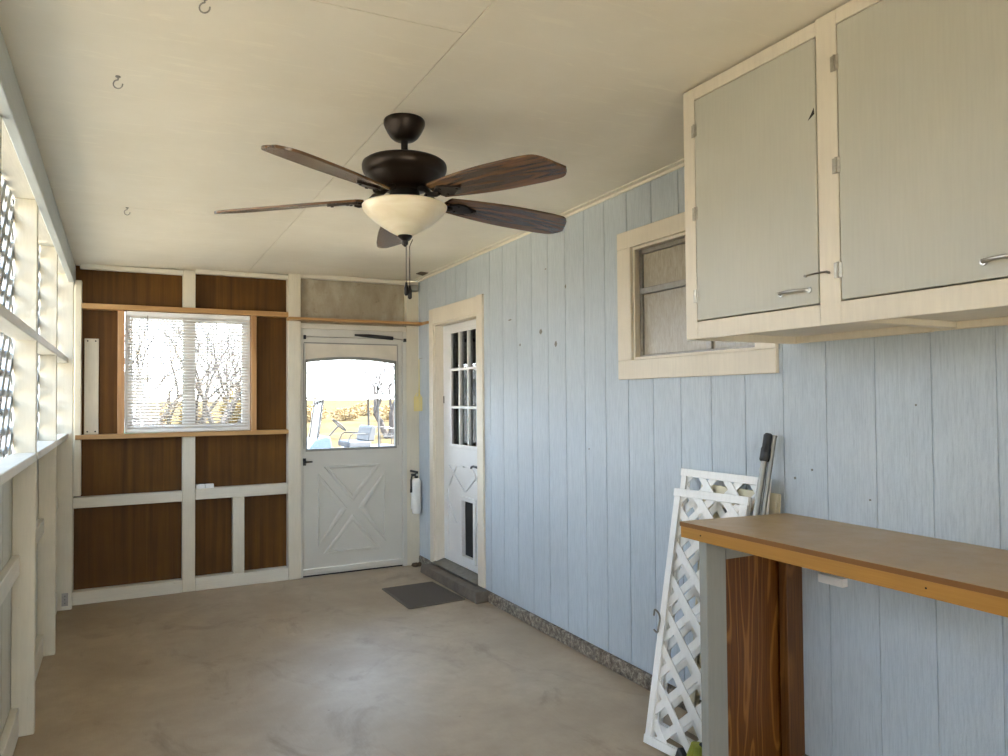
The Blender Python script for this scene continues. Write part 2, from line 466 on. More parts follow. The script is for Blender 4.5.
# dark house room seen through the panes
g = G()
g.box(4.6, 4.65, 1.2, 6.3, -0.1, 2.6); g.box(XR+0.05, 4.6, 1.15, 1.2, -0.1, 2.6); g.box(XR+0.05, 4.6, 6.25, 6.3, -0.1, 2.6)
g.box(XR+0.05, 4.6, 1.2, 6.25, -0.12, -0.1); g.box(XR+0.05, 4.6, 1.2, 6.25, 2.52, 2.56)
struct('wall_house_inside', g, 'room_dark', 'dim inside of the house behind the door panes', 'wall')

# ------------------------------------------------------------------ end wall (far)
BX0, BX1, BZ0, BZ1 = 0.0, 0.95, 1.22, 2.17   # window hole
SD0, SD1 = 1.325, 2.245                      # storm door hole
g = G(); yy0, yy1 = YO-0.006, YO+0.01
def top(x): return cz(x, YO)+0.01
for a, b, z0, z1 in ((XO, BX0, -0.0, 2.50),(BX0, BX1, 0.0, BZ0),(BX0, BX1, BZ1, 2.50),(BX1, 1.33, 0.0, 2.52)):
    g.box(a, b, yy0, yy1, z0, z1)
for x in (0.085, 0.205, 0.80, 1.02):         # shallow joint strips in the sheet
    g.box(x-0.0012, x+0.0012, yy0-0.0015, yy0, 0.1, 0.7 if x < 0.5 else 1.2)
struct('wall_far', g, 'brown_sheet', 'dark brown hardboard sheets behind the end wall studs', 'wall')
g = G(); g.box(1.30, XR, YF+0.05, YF+0.075, 2.08, 2.54)
struct('wall_far_upper', g, 'weathered_ply', 'weathered grey plywood panel above the storm door', 'wall')

def stud(i, x0, x1, y0, y1, z0, z1, m, label):
    g = G(); g.box(x0, x1, y0, y1, z0, z1)
    return struct('trim_%d' % i, g, m, label, 'stud' if m.endswith('z') else 'rail', bevel=0.003)
n = 2
FR = [
 (0.422, 0.512, YF, YO-0.008, 2.203, 2.50, 'paint_z', 'short white stud above the middle of the blinds'),
 (0.420, 0.512, YF, YO-0.008, 0.0, 1.200, 'paint_z', 'white stud from the floor to the middle of the window sill'),
 (1.221, 1.322, YF-0.012, YO-0.008, 0.0, 2.53, 'paint_z', 'tall white post left of the crossbuck storm door'),
 (0.791, 0.877, YF, YO-0.008, 0.098, 0.706, 'paint_z', 'short white stud under the right middle rail'),
 (-0.313, 0.419, YF-0.004, YO-0.008, 0.0, 0.094, 'paint_x', 'white bottom board at the left of the end wall'),
 (0.513, 1.220, YF-0.004, YO-0.008, 0.0, 0.100, 'paint_x', 'white bottom board right of the middle stud'),
 (-0.313, 0.419, YF, YO-0.008, 0.700, 0.777, 'paint_x', 'white middle rail left of the middle stud'),
 (0.513, 1.220, YF, YO-0.008, 0.706, 0.790, 'paint_x', 'white middle rail right of the middle stud'),
 (-0.275, 0.421, YF-0.004, YF+0.05, 2.460, 2.495, 'paint_x', 'thin white strip under the ceiling left of the short top stud'),
 (0.513, 1.220, YF-0.004, YF+0.05, 2.478, 2.513, 'paint_x', 'thin white strip under the ceiling right of the short top stud'),
 (1.323, 2.26, YF-0.004, YF+0.05, 2.500, 2.535, 'paint_x', 'thin white strip under the ceiling above the weathered plywood'),
 (-0.308, -0.262, YF-0.008, YO-0.008, 0.79, 2.37, 'paint_z', 'thin white upright in the far left corner'),
 (2.252, 2.371, YF, YF+0.05, 0.0, 2.53, 'paint_z', 'white post between the storm door and the blue wall'),
 (1.322, 2.252, YF+0.005, YF+0.05, 2.075, 2.12, 'paint_x', 'upper white board over the storm door'),
]
FR.append((XO+0.001, -0.309, YF, YO-0.008, 0.0, 2.39, 'paint_z', 'white corner post behind the last stud'))
for a in FR:
    stud(n, *a); n += 1
# raw pine framing round the window
RP = [
 (-0.26, 1.221, YF-0.022, YO-0.008, 2.163, 2.203, 'raw_pine_x', 'raw pine rail above the blinds'),
 (-0.30, 1.221, YF-0.022, YO-0.008, 1.200, 1.234, 'raw_pine_x', 'raw pine sill board below the blinds'),
 (-0.027, 0.019, YF-0.004, YO-0.008, 1.234, 2.163, 'raw_pine_z', 'raw pine upright left of the blinds'),
 (0.930, 0.972, YF-0.004, YO-0.008, 1.234, 2.163, 'raw_pine_z', 'raw pine upright right of the blinds'),
]
for a in RP:
    g = G(); g.box(*a[:6]); struct('trim_%d' % n, g, a[6], a[7], 'rail', bevel=0.003); n += 1

# ------------------------------------------------------------------ left wall: studs, rails, header, outer sheet, lattice
HX = -0.305
g = G(); y0, y1 = YB, YO-0.008
vs = []
for (x, y) in ((HX-0.035,y0),(HX,y0),(HX,y1),(HX-0.035,y1)):
    vs.append((x, y, cz(x,y)-0.155))
g.add(vs+[(x,y,z+0.150) for x,y,z in vs], [(3,2,1,0),(4,5,6,7),(0,1,5,4),(1,2,6,5),(2,3,7,6),(3,0,4,7)])
struct('trim_%d' % n, g, 'header_paint', 'long blue-grey header board along the top of the lattice wall', 'board', bevel=0.003); n += 1
g = G(); g.box(XO, HX-0.035, YB, YF, 2.395, 2.44)
struct('trim_%d' % n, g, 'paint_y', 'white top plate above the lattice openings', 'plate'); n += 1
g = G(); g.box(XO-0.02, XO, YB, YO, 2.40, 2.58)
struct('wall_left_upper', g, 'sheet_paint', 'white outer board above the lattice', 'wall')
SY = [6.10, 5.06, 3.905, 2.74, 1.58, 0.42, -0.74, -1.9]
names = ['white stud nearest the far left corner', 'white stud second from the far left corner', 'white stud third from the far left corner',
         'white stud at the left edge of the view', 'white stud beside the camera', 'white stud behind the camera', 'white stud further behind', 'white stud at the open end']
for y, lb in zip(SY, names):
    g = G(); g.box(XO+0.001, XL if y < 6 else -0.309, y, y+0.042, 0.0, 2.395)
    struct('trim_%d' % n, g, 'paint_z', lb + ' on the lattice wall', 'stud', bevel=0.003); n += 1
segs = list(zip(SY[1:], SY[:-1]))
bay = ['in the bay nearest the far corner', 'in the second bay from the far corner', 'in the third bay from the far corner', 'in the bay beside the camera',
       'behind the camera, first', 'behind the camera, second', 'behind the camera, third']
for (a, b), lb in zip(segs, bay):
    a += 0.042
    g = G(); g.box(XO+0.005, XL, a, b, 1.755, 1.795); struct('trim_%d' % n, g, 'paint_y', 'white flat rail across the lattice ' + lb, 'rail', bevel=0.003); n += 1
    g = G(); g.box(XO+0.001, XL+0.004, a, b, 1.215, 1.252); struct('trim_%d' % n, g, 'paint_y', 'white sill below the lattice ' + lb, 'sill', bevel=0.003); n += 1
    g = G(); g.box(XO+0.001, -0.398, a, b, 0.715, 0.800); struct('trim_%d' % n, g, 'paint_y', 'white low rail ' + lb, 'rail', bevel=0.003); n += 1
    g = G(); g.box(XO+0.001, -0.398, a, b, 0.0, 0.13); struct('trim_%d' % n, g, 'paint_y', 'white bottom plate ' + lb, 'plate', bevel=0.003); n += 1
g = G(); g.box(XO-0.012, XO, YB, YO, -0.2, 1.235);
for k in range(40):
    y = YB+0.1+k*0.2045
    g.box(XO-0.002, XO+0.001, y, y+0.006, 0.0, 1.22)
struct('wall_left', g, 'sheet_paint', 'whitewashed lower sheet of the lattice wall', 'wall')
g = G(); g.box(XO-0.012, XO, YB, SY[4]-0.003, 1.236, 2.398)  # unseen sheet, added to shut off lattice light behind and beside the camera
struct('wall_left_light_block', g, 'sheet_paint', 'added sheet closing the unseen left bays against lattice light', 'wall')
# unseen end wall behind the camera, added with its doorway to limit rear light
g = G(); g.box(0.62, XR+0.05, YB-0.05, YB, 0, 2.66); g.box(XO, -0.38, YB-0.05, YB, 0, 2.66); g.box(-0.38, 0.62, YB-0.05, YB, 2.12, 2.66)
struct('wall_back_light_block', g, 'sheet_paint', 'added sheet behind the camera with an open doorway that limits the light', 'wall')

# --- lattice maker
def clip_rect(poly, w, h):
    def clip(pts, inside, inter):
        out = []
        for i in range(len(pts)):
            a, b = pts[i-1], pts[i]
            ia, ib = inside(a), inside(b)
            if ia != ib: out.append(inter(a, b))
            if ib: out.append(b)
        return out
    def ix(v): return lambda a, b: (v, a[1]+(b[1]-a[1])*(v-a[0])/(b[0]-a[0]))
    def iy(v): return lambda a, b: (a[0]+(b[0]-a[0])*(v-a[1])/(b[1]-a[1]), v)
    for ins, it in ((lambda p: p[0] >= 0, ix(0)), (lambda p: p[0] <= w, ix(w)), (lambda p: p[1] >= 0, iy(0)), (lambda p: p[1] <= h, iy(h))):
        if len(poly) < 3: return []
        poly = clip(poly, ins, it)
    return poly
def lattice(g, w, h, T, period=0.15, sw=0.038, t=0.006, off=0.0, phase=0.0):
    """diagonal strips in two layers in local (u right, v up, n toward viewer); T maps (u,v,n)->world"""
    for layer, sgn in ((0, 1), (1, -1)):
        c = -max(w, h)*2 + phase
        while c < (w+h)*2:
            # line v = sgn*u + c
            hw = sw/math.sqrt(2)*1.0
            L = (w+h)*2
            poly = [(-L, sgn*-L+c-hw*1.0), (L, sgn*L+c-hw), (L, sgn*L+c+hw), (-L, sgn*-L+c+hw)]
            poly = clip_rect(poly, w, h)
            if len(poly) >= 3:
                n0, n1 = off+layer*t, off+(layer+1)*t - 0.0003
                vs = [T(u, v, n0) for u, v in poly] + [T(u, v, n1) for u, v in poly]
                k = len(poly)
                g.add(vs, [tuple(range(k))[::-1], tuple(range(k, 2*k))] + [(i, (i+1) % k, k+(i+1) % k, k+i) for i in range(k)])
            c += period
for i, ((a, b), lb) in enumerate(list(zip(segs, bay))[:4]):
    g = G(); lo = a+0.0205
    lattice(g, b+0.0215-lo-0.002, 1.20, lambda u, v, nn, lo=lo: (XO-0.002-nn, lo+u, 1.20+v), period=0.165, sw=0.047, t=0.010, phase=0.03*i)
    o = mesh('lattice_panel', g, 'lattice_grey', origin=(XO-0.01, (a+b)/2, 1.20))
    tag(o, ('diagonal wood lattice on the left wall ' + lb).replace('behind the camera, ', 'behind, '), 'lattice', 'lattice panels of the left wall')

# ------------------------------------------------------------------ window_1 with glass + blinds
g = G(); y0, y1 = YF+0.045, YO+0.015
def ring(g, x0, x1, z0, z1, w, y0, y1):
    g.box(x0, x1, y0, y1, z0, z0+w); g.box(x0, x1, y0, y1, z1-w, z1)
    g.box(x0, x0+w, y0, y1, z0+w, z1-w); g.box(x1-w, x1, y0, y1, z0+w, z1-w)
ring(g, 0.021, 0.928, 1.236, 2.161, 0.038, y0, y1)
g.box(0.440, 0.494, y0, y1-0.01, 1.27, 2.13)
ring(g, 0.060, 0.440, 1.274, 2.123, 0.014, y0+0.012, y1-0.012); ring(g, 0.494, 0.890, 1.274, 2.123, 0.024, y0+0.012, y1-0.012)
w1 = struct('window_1', g, 'white_vinyl', 'white sliding window behind the blinds', 'window', bevel=0.002)
g = G(); g.box(0.06, 0.89, YF+0.075, YF+0.079, 1.27, 2.13); mesh('window_glass', g, 'clear_glass', w1)
bl = thing('window_blind', (0.475, YF+0.02, 1.24), 'white mini blind with open slats and a wand over the sliding window', 'blind')
g = G(); nsl = 37
for k in range(nsl):
    z = 1.272 + k*(2.118-1.272)/(nsl-1)
    # slightly curved slat, tilted
    for q in range(3):
        a0, a1 = -0.0115+q*0.0077, -0.0115+(q+1)*0.0077
        h0, h1 = 0.0022*(1-(a0/0.0115)**2)-a0*0.37, 0.0022*(1-(a1/0.0115)**2)-a1*0.37
        x0, x1, yc = 0.040, 0.910, YF+0.022
        g.add([(x0,yc+a0,z+h0),(x1,yc+a0,z+h0),(x1,yc+a1,z+h1),(x0,yc+a1,z+h1),(x0,yc+a0,z+h0+.0006),(x1,yc+a0,z+h0+.0006),(x1,yc+a1,z+h1+.0006),(x0,yc+a1,z+h1+.0006)],
              [(3,2,1,0),(4,5,6,7),(0,1,5,4),(1,2,6,5),(2,3,7,6),(3,0,4,7)])
mesh('slats', g, 'blind_vinyl', bl)
g = G(); g.box(0.030, 0.918, YF+0.006, YF+0.036, 2.128, 2.160); mesh('head_rail', g, 'white_vinyl', bl, bevel=0.002)
g = G(); g.box(0.034, 0.914, YF+0.010, YF+0.034, 1.240, 1.258); mesh('bottom_rail', g, 'white_vinyl', bl, bevel=0.003)
g = G(); g.tube([(0.175,YF+0.003,2.13),(0.176,YF-0.001,1.9),(0.177,YF-0.002,1.50)], 0.0035, 8); mesh('wand', g, 'dull_steel', bl)
for x in (0.12, 0.42, 0.78):
    g = G(); g.box(x-0.0008, x+0.0008, YF+0.008, YF+0.0095, 1.25, 2.13); mesh('ladder_cord', g, 'white_vinyl', bl)

# ------------------------------------------------------------------ storm door (door_1)
SX0, SX1, SZ0, SZ1 = 1.345, 2.212, 0.070, 2.005
ys = YF+0.012
d1 = thing('door_1', ((SX0+SX1)/2, ys, 0), 'white storm door with a raised cross panel and arched glass', 'door', kind='structure')
g = G(); g.box(SX0, SX1, ys, ys+0.035, SZ0, 1.045)
g.box(SX0, SX0+0.02, ys, ys+0.035, 1.045, SZ1); g.box(SX1-0.05, SX1, ys, ys+0.035, 1.045, SZ1)
# arched head rail
N = 16; ax0, ax1 = SX0+0.02, SX1-0.05
def arch(x): u = (x-ax0)/(ax1-ax0)*2-1; return 1.813+0.030*(1-u*u)
for k in range(N):
    xa, xb = ax0+(ax1-ax0)*k/N, ax0+(ax1-ax0)*(k+1)/N
    g.prism([(xa,arch(xa)),(xb,arch(xb)),(xb,SZ1),(xa,SZ1)], 'y', ys, ys+0.035)
mesh('door_leaf', g, 'storm_paint', d1)
g = G()
for k in range(N):
    xa, xb = ax0+(ax1-ax0)*k/N, ax0+(ax1-ax0)*(k+1)/N
    g.prism([(xa,arch(xa)-0.024),(xb,arch(xb)-0.024),(xb,arch(xb)+0.002),(xa,arch(xa)+0.002)], 'y', ys-0.004, ys+0.03)
g.box(ax0, ax1, ys-0.006, ys+0.03, 1.045, 1.066); g.box(ax0, ax0+0.012, ys-0.004, ys+0.03, 1.066, 1.812); g.box(ax1-0.012, ax1, ys-0.004, ys+0.03, 1.066, 1.812)
mesh('glass_frame', g, 'box_grey', d1)
g = G()
for k in range(N):
    xa, xb = ax0+(ax1-ax0)*k/N, ax0+(ax1-ax0)*(k+1)/N
    g.prism([(xa,arch(xa)+0.003),(xb,arch(xb)+0.003),(xb,1.950),(xa,1.950)], 'y', ys-0.006, ys-0.0005)
mesh('top_panel', g, 'door_cream', d1)
g = G(); g.box(ax0-0.012, ax1+0.012, ys-0.007, ys-0.0004, 1.952, 1.962); g.box(SX0+0.004, SX0+0.010, ys-0.005, ys-0.0004, 1.07, 1.95); g.box(ax1+0.010, ax1+0.016, ys-0.005, ys-0.0004, 1.07, 1.95)
mesh('edge_trim', g, 'box_grey', d1)
g = G(); g.box(ax0, ax1, ys+0.015, ys+0.019, 1.05, 1.85); mesh('glass', g, 'clear_glass', d1)
# raised cross: four triangular fields with chamfered borders
g = G()
X0, X1, Z0, Z1 = 1.468, 2.060, 0.180, 0.918
cx, czz = (X0+X1)/2, (Z0+Z1)/2; bw = 0.052
def tri(pts):
    c = (sum(p[0] for p in pts)/3, sum(p[1] for p in pts)/3)
    def ins(p, d):
        v = (c[0]-p[0], c[1]-p[1]); L = math.hypot(*v); return (p[0]+v[0]/L*d, p[1]+v[1]/L*d)
    m1 = [ins(p, 0.016) for p in pts]; m2 = [ins(p, 0.046) for p in pts]; m3 = [ins(p, 0.064) for p in pts]
    def P(q, y): return [(a, y, b) for a, b in q]
    vs = P(pts, ys+0.001)+P(m1, ys-0.011)+P(m2, ys-0.011)+P(m3, ys-0.001)
    fs = []
    for r in range(3):
        for i in range(3): fs.append((r*3+i, r*3+(i+1) % 3, (r+1)*3+(i+1) % 3, (r+1)*3+i))
    fs += [(9,10,11),(2,1,0)]
    g.add(vs, fs)
sl = (Z1-Z0)/(X1-X0)
bz = bw*math.sqrt(1+sl*sl)*0.62; bxx = bz/sl
tri([(X0+bxx, Z1), (X1-bxx, Z1), (cx, czz+bz)]); tri([(X0+bxx, Z0), (X1-bxx, Z0), (cx, czz-bz)])
tri([(X0, Z0+bz), (X0, Z1-bz), (cx-bxx, czz)]); tri([(X1, Z0+bz), (X1, Z1-bz), (cx+bxx, czz)])
mesh('cross_panel', g, 'storm_paint', d1)
g = G(); g.box(SX0-0.004, SX0+0.022, ys-0.012, ys, 0.93, 0.99); g.box(SX0+0.0, SX0+0.07, ys-0.040, ys-0.028, 0.955, 0.967); g.box(SX0, SX0+0.012, ys-0.035, ys-0.01, 0.953, 0.969)
mesh('door_handle', g, 'black_plastic', d1, bevel=0.002)
g = G(); g.box(SX0-0.004, SX1+0.004, ys-0.012, ys+0.03, 0.030, 0.066); g.box(SX0, SX1, ys-0.006, ys+0.02, 0.014, 0.032); mesh('door_sweep', g, 'storm_paint', d1, bevel=0.003)
g = G(); g.box(SX0-0.0, SX1, ys+0.0, ys+0.025, 0.002, 0.016); mesh('rubber_seal', g, 'black_rubber', d1)
# frame round the storm door
g = G(); g.box(1.322, 1.342, YF+0.002, YF+0.06, 0, 2.076); g.box(2.216, 2.252, YF-0.004, YF+0.06, 0, 2.076); g.box(1.342, 2.216, YF+0.0, YF+0.06, 2.010, 2.072); g.box(1.322, 2.252, YF+0.048, YF+0.062, 1.98, 2.02)
struct('trim_%d' % n, g, 'storm_paint', 'white metal frame round the storm door', 'frame', bevel=0.002); n += 1
cl = thing('door_closer', (2.0, YF-0.03, 2.0), 'black tube door closer across the head of the storm door', 'door closer')
g = G(); g.tube([(1.778,YF-0.025,2.032),(1.90,YF-0.024,2.028),(2.12,YF-0.022,2.014)], [0.008,0.016,0.017], 14); mesh('cylinder', g, 'black_plastic', cl, smooth=True)
g = G(); g.tube([(2.12,YF-0.022,2.014),(2.235,YF-0.018,2.000)], 0.005, 8); mesh('rod', g, 'dull_steel', cl)
g = G(); g.box(2.222, 2.244, YF-0.030, YF-0.003, 1.985, 2.014); mesh('bracket', g, 'black_plastic', cl, bevel=0.002)
g = G(); g.box(1.346, 1.366, YF-0.014, YF+0.0, 1.985, 2.020); mesh('bracket', g, 'black_plastic', cl, bevel=0.002)

# shelf board over the storm door
g = G(); g.box(1.205, 2.3695, 6.08, YF-0.013, 2.132, 2.155)
tag(mesh('shelf_board', g, 'raw_pine_x', bevel=0.003, origin=(1.78,6.14,2.132)), 'raw pine shelf board spanning above the storm door', 'shelf')
g = G(); g.box(XR-0.022, XR-0.0005, 5.955, 6.079, 2.133, 2.154)
struct('trim_%d' % n, g, 'raw_pine_x', 'short pine cleat on the blue wall at the end of the shelf board', 'cleat'); n += 1
# white board standing on the sill
g = G(); g.box(-0.246, -0.152, YF+0.060, YF+0.078, 1.2345, 1.948)
wb = thing('painted_board', (-0.2, YF+0.07, 1.2345), 'narrow white board with screw heads standing on the pine sill left of the blinds', 'board')
mesh('board', g, 'paint_z', wb, bevel=0.002)
for x, z in ((-0.225,1.930),(-0.173,1.930),(-0.225,1.255),(-0.173,1.255)):
    g = G(); g.lathe([(0.0,-0.0025),(0.005,-0.002),(0.006,0.0005)], (x, YF+0.060, z), 10, 'y'); mesh('screw', g, 'bronze_dark', wb)
# small plastic blocks on the middle rail
for k, x in enumerate((0.520, 0.586)):
    g = G(); g.box(x, x+0.062, YF+0.004, YF+0.050, 0.790, 0.822); g.box(x+0.004, x+0.058, YF+0.0025, YF+0.004, 0.803, 0.809)
    tag(mesh('plastic_box', g, 'white_vinyl', bevel=0.003, origin=(x+0.03, YF+0.03, 0.790)),
        ('small white plastic block on the middle rail, touching the middle stud', 'small white plastic block on the middle rail, the one away from the stud')[k], 'box', 'white plastic blocks on the rail')
# outlet at the far left stud foot
g = G(); g.box(-0.372, -0.332, 6.096, 6.0995, 0.03, 0.12)
op = thing('bracket_plate', (-0.35, 6.098, 0.03), 'small perforated metal plate low on the stud nearest the far left corner', 'plate')
mesh('plate', g, 'dull_steel', op)
for z in (0.05, 0.075, 0.10):
    g = G(); g.lathe([(0.004,0.0),(0.004,0.0012)], (-0.352, 6.0948, z), 10, 'y'); mesh('hole', g, 'black_plastic', op)

# ------------------------------------------------------------------ house door (door_2)
DX = 2.445
d2 = thing('door_2', (DX, 5.39, 0.1), 'white house door with nine glass panes and a pet flap', 'door', kind='structure')
def dbox(g, y0, y1, z0, z1, x0=DX, x1=DX+0.04): g.box(x0, x1, y0, y1, z0, z1)
GL0, GL1, GZ0, GZ1 = 5.135, 5.640, 1.095, 2.030
PF0, PF1, PZ0, PZ1 = 5.205, 5.430, 0.215, 0.665
g = G()
dbox(g, DY0+0.019, GL0, 0.125, DZ-0.017); dbox(g, GL1, DY1-0.019, 0.125, DZ-0.017)
dbox(g, GL0, GL1, GZ1, DZ-0.017); dbox(g, GL0, GL1, PZ1, GZ0); dbox(g, GL0, PF0, 0.125, PZ1); dbox(g, PF1, GL1, 0.125, PZ1); dbox(g, PF0, PF1, 0.125, PZ0)
mesh('door_leaf', g, 'door_paint', d2)
g = G()
w = 0.028
dbox(g, GL0-0.02, GL0+0.01, GZ0-0.02, GZ1+0.02, DX-0.012, DX); dbox(g, GL1-0.01, GL1+0.02, GZ0-0.02, GZ1+0.02, DX-0.012, DX)
dbox(g, GL0, GL1, GZ0-0.02, GZ0+0.01, DX-0.012, DX); dbox(g, GL0, GL1, GZ1-0.01, GZ1+0.02, DX-0.012, DX)
mesh('glazing_frame', g, 'door_paint', d2, bevel=0.003)
g = G()
for k in (1, 2):
    y = GL0+(GL1-GL0)*k/3; dbox(g, y-0.010, y+0.010, GZ0, GZ1, DX-0.010, DX+0.02)
    z = GZ0+(GZ1-GZ0)*k/3; dbox(g, GL0, GL1, z-0.010, z+0.010, DX-0.0095, DX+0.0195)
mesh('muntins', g, 'door_paint', d2, bevel=0.002)
g = G(); dbox(g, GL0, GL1, GZ0, GZ1, DX+0.010, DX+0.014); mesh('glass', g, 'door_glass', d2)
# raised moulding arc and cross bars on lower half
g = G()
def mould(p, q):
    g.bar((DX-0.004, p[0], p[1]), (DX-0.004, q[0], q[1]), 0.012, 0.012, up=(1,0,0))
for yA, yB in ((5.72, 5.40), (5.07, 5.37)):
    mould((yA, 0.93), (yB, 0.93)); mould((yA, 0.93), (yB, 0.735)); 
mould((5.55,0.93),(5.70,0.75)); mould((5.23,0.93),(5.08,0.75)); mould((5.72,0.20),(5.72,0.72)); mould((5.07,0.20),(5.07,0.72)); mould((5.70,0.60),(5.56,0.46)); mould((5.08,0.60),(5.20,0.46))
mesh('moulding', g, 'door_paint', d2)
g = G()
w = 0.03
g.box(DX-0.018, DX+0.02, PF0-0.03, PF0+0.005, PZ0-0.03, PZ1+0.03); g.box(DX-0.018, DX+0.02, PF1-0.005, PF1+0.03, PZ0-0.03, PZ1+0.03)
g.box(DX-0.018, DX+0.02, PF0, PF1, PZ0-0.03, PZ0+0.005); g.box(DX-0.018, DX+0.02, PF0, PF1, PZ1-0.005, PZ1+0.03)
pf = mesh('pet_door_frame', g, 'door_paint', d2, bevel=0.003)
g = G(); g.box(DX+0.018, DX+0.024, PF0, PF1, PZ0, PZ1); mesh('pet_flap', g, 'black_rubber', pf)
g = G(); g.lathe([(0.0,-0.010),(0.028,-0.008),(0.030,0.0)], (DX-0.001, 5.035, 0.955), 20, 'x')
g.tube([(DX-0.01,5.035,0.955),(DX-0.055,5.035,0.955)], 0.010, 10)
g.tube([(DX-0.055,5.03,0.955),(DX-0.060,5.10,0.960),(DX-0.055,5.15,0.950),(DX-0.05,5.165,0.940)], [0.010,0.009,0.008,0.007], 10)
mesh('door_handle', g, 'bronze_dark', d2, smooth=True)
g = G(); g.box(DX-0.005, DX, 5.800, 5.820, 1.44, 1.50); mesh('hinge', g, 'dull_steel', d2)
# casing, jambs and sill
g = G(); tx = XR-0.018
g.box(tx, XR+0.001, DY0-0.100, DY0, 0.090, DZ+0.135); g.box(tx, XR+0.001, DY1, DY1+0.085, 0.083, DZ+0.128); g.box(tx+0.0005, XR+0.001, DY0, DY1, DZ, DZ+0.13)
struct('trim_%d' % n, g, 'trim_cream', 'wide cream casing round the house door', 'door casing', bevel=0.003); n += 1
g = G(); g.box(XR-0.002, DX+0.06, DY0, DY0+0.016, 0.09, DZ); g.box(XR-0.002, DX+0.06, DY1-0.016, DY1, 0.09, DZ); g.box(XR-0.002, DX+0.06, DY0+.016, DY1-.016, DZ-0.014, DZ)
struct('trim_%d' % n, g, 'trim_cream', 'cream jambs inside the house door opening', 'door jamb'); n += 1
g = G(); g.prism([(XR-0.03,0.083),(DX+0.05,0.083),(DX+0.05,0.122),(DX-0.01,0.122),(XR-0.03,0.097)], 'y', DY0, DY1)
struct('trim_%d' % n, g, 'dull_steel', 'metal threshold under the house door', 'threshold'); n += 1
g = G(); g.add([(2.262,4.815,0),(2.42,4.815,0),(2.42,5.925,0),(2.262,5.925,0),(2.268,4.82,0.082),(2.42,4.82,0.082),(2.42,5.92,0.070),(2.268,5.92,0.070)], [(3,2,1,0),(4,5,6,7),(0,1,5,4),(1,2,6,5),(2,3,7,6),(3,0,4,7)])
tag(mesh('concrete_step', g, 'step_concrete', bevel=0.008, origin=(2.33,5.4,0), seg=2), 'low dark concrete step in front of the house door', 'step')

# doormat: thin pile mat, slightly rotated
g = G()
g.prism([(1.797,5.535),(1.805,5.545),(2.215,5.555),(2.226,5.545),(2.246,4.965),(2.238,4.952),(1.806,4.922),(1.794,4.932)], 'z', 0.001, 0.009)
dm = thing('doormat', (2.0,5.3,0.0), 'flat dark grey doormat on the concrete beside the step', 'doormat')
mesh('backing', g, 'doormat_edge', dm, bevel=0.002)
g = G()
g.prism([(1.812,5.530),(2.211,5.540),(2.232,4.967),(1.809,4.938)], 'z', 0.009, 0.012)
mesh('pile', g, 'doormat_fibre', dm)

# ------------------------------------------------------------------ kitchen window (window_2)
w2 = thing('window_2', (XR, 2.68, WZ0), 'cream framed window with wavy filmed glass partly behind the wall cabinet', 'window', kind='structure')
g = G(); tx = XR-0.020
g.box(tx, XR+0.001, 2.132, 3.200, WZ0-0.100, WZ0); g.box(tx, XR+0.001, 2.132, 3.200, WZ1, WZ1+0.090)
g.box(tx, XR+0.001, WY1, 3.200, WZ0, WZ1); g.box(tx, XR+0.001, 2.132, WY0, WZ0, WZ1)
mesh('window_casing', g, 'trim_cream', w2, bevel=0.003)
g = G(); xw0, xw1 = XR, XR+0.075
g.box(xw0, xw1, WY0, WY0+0.012, WZ0, WZ1); g.box(xw0, xw1, WY1-0.012, WY1, WZ0, WZ1); g.box(xw0, xw1, WY0+.012, WY1-.012, WZ0, WZ0+0.014); g.box(xw0, xw1, WY0+.012, WY1-.012, WZ1-0.014, WZ1)
mesh('window_jamb', g, 'trim_cream', w2)
g = G(); x0, x1 = XR+0.03, XR+0.055
g.box(x0, x1, WY0+.012, WY0+.034, WZ0+.014, WZ1-.014); g.box(x0, x1, WY1-.034, WY1-.012, WZ0+.014, WZ1-.014)
g.box(x0, x1, WY0+.034, WY1-.034, WZ0+.014, WZ0+.026); g.box(x0, x1, WY0+.034, WY1-.034, WZ1-.040, WZ1-.014)
g.box(x0-0.006, x1, WY0+.034, WY1-.034, 2.012, 2.044)
g.box(x0, x1, 2.55, 2.585, WZ0+.026, 2.012)
mesh('window_sash', g, 'dull_steel', w2, bevel=0.002)
g = G(); g.box(XR+0.043, XR+0.047, WY0+.034, WY1-.034, WZ0+.026, WZ1-.040); mesh('window_glass', g, 'film_pane', w2)

# ------------------------------------------------------------------ wall cabinet
CX, CY1, CY0 = 1.812, 2.050, 0.44
CZ0 = 1.683
cab = thing('wall_cabinet', (2.1, 1.3, CZ0), 'large cream framed wall cabinet with grey-green doors above the counter', 'cabinet')
g = G()
zt = 2.583
g.box(CX+0.020, XR-0.002, CY1-0.020, CY1, CZ0+0.001, zt); g.box(CX+0.020, XR-0.002, CY0, CY0+0.020, CZ0+0.001, zt)
g.box(CX+0.020, XR-0.002, CY0+.020, CY1-.020, CZ0+0.028, CZ0+0.040)
g.box(XR-0.020, XR-0.002, CY0+.020, CY1-.020, CZ0+0.040, zt)
g.box(CX+0.020, XR-0.02, CY0+.020, CY1-.020, zt-0.015, zt)
g.box(CX+0.020, XR-0.02, 1.430, 1.450, CZ0+0.040, zt-0.015)
mesh('cabinet_body', g, 'trim_cream', cab)
g = G(); g.box(XR-0.022, XR-0.002, 1.485, CY1-.021, CZ0+0.002, CZ0+0.028); g.box(XR-0.022, XR-0.002, CY0+.021, 1.483, CZ0+0.004, CZ0+0.028)
g.box(CX+0.021, XR-0.022, 1.40, 1.44, CZ0+0.008, CZ0+0.028)
mesh('cleat', g, 'trim_cream', cab, bevel=0.002)
g = G()
def fb(y0, y1, z0, z1): g.box(CX, CX+0.020, y0, y1, z0, z1)
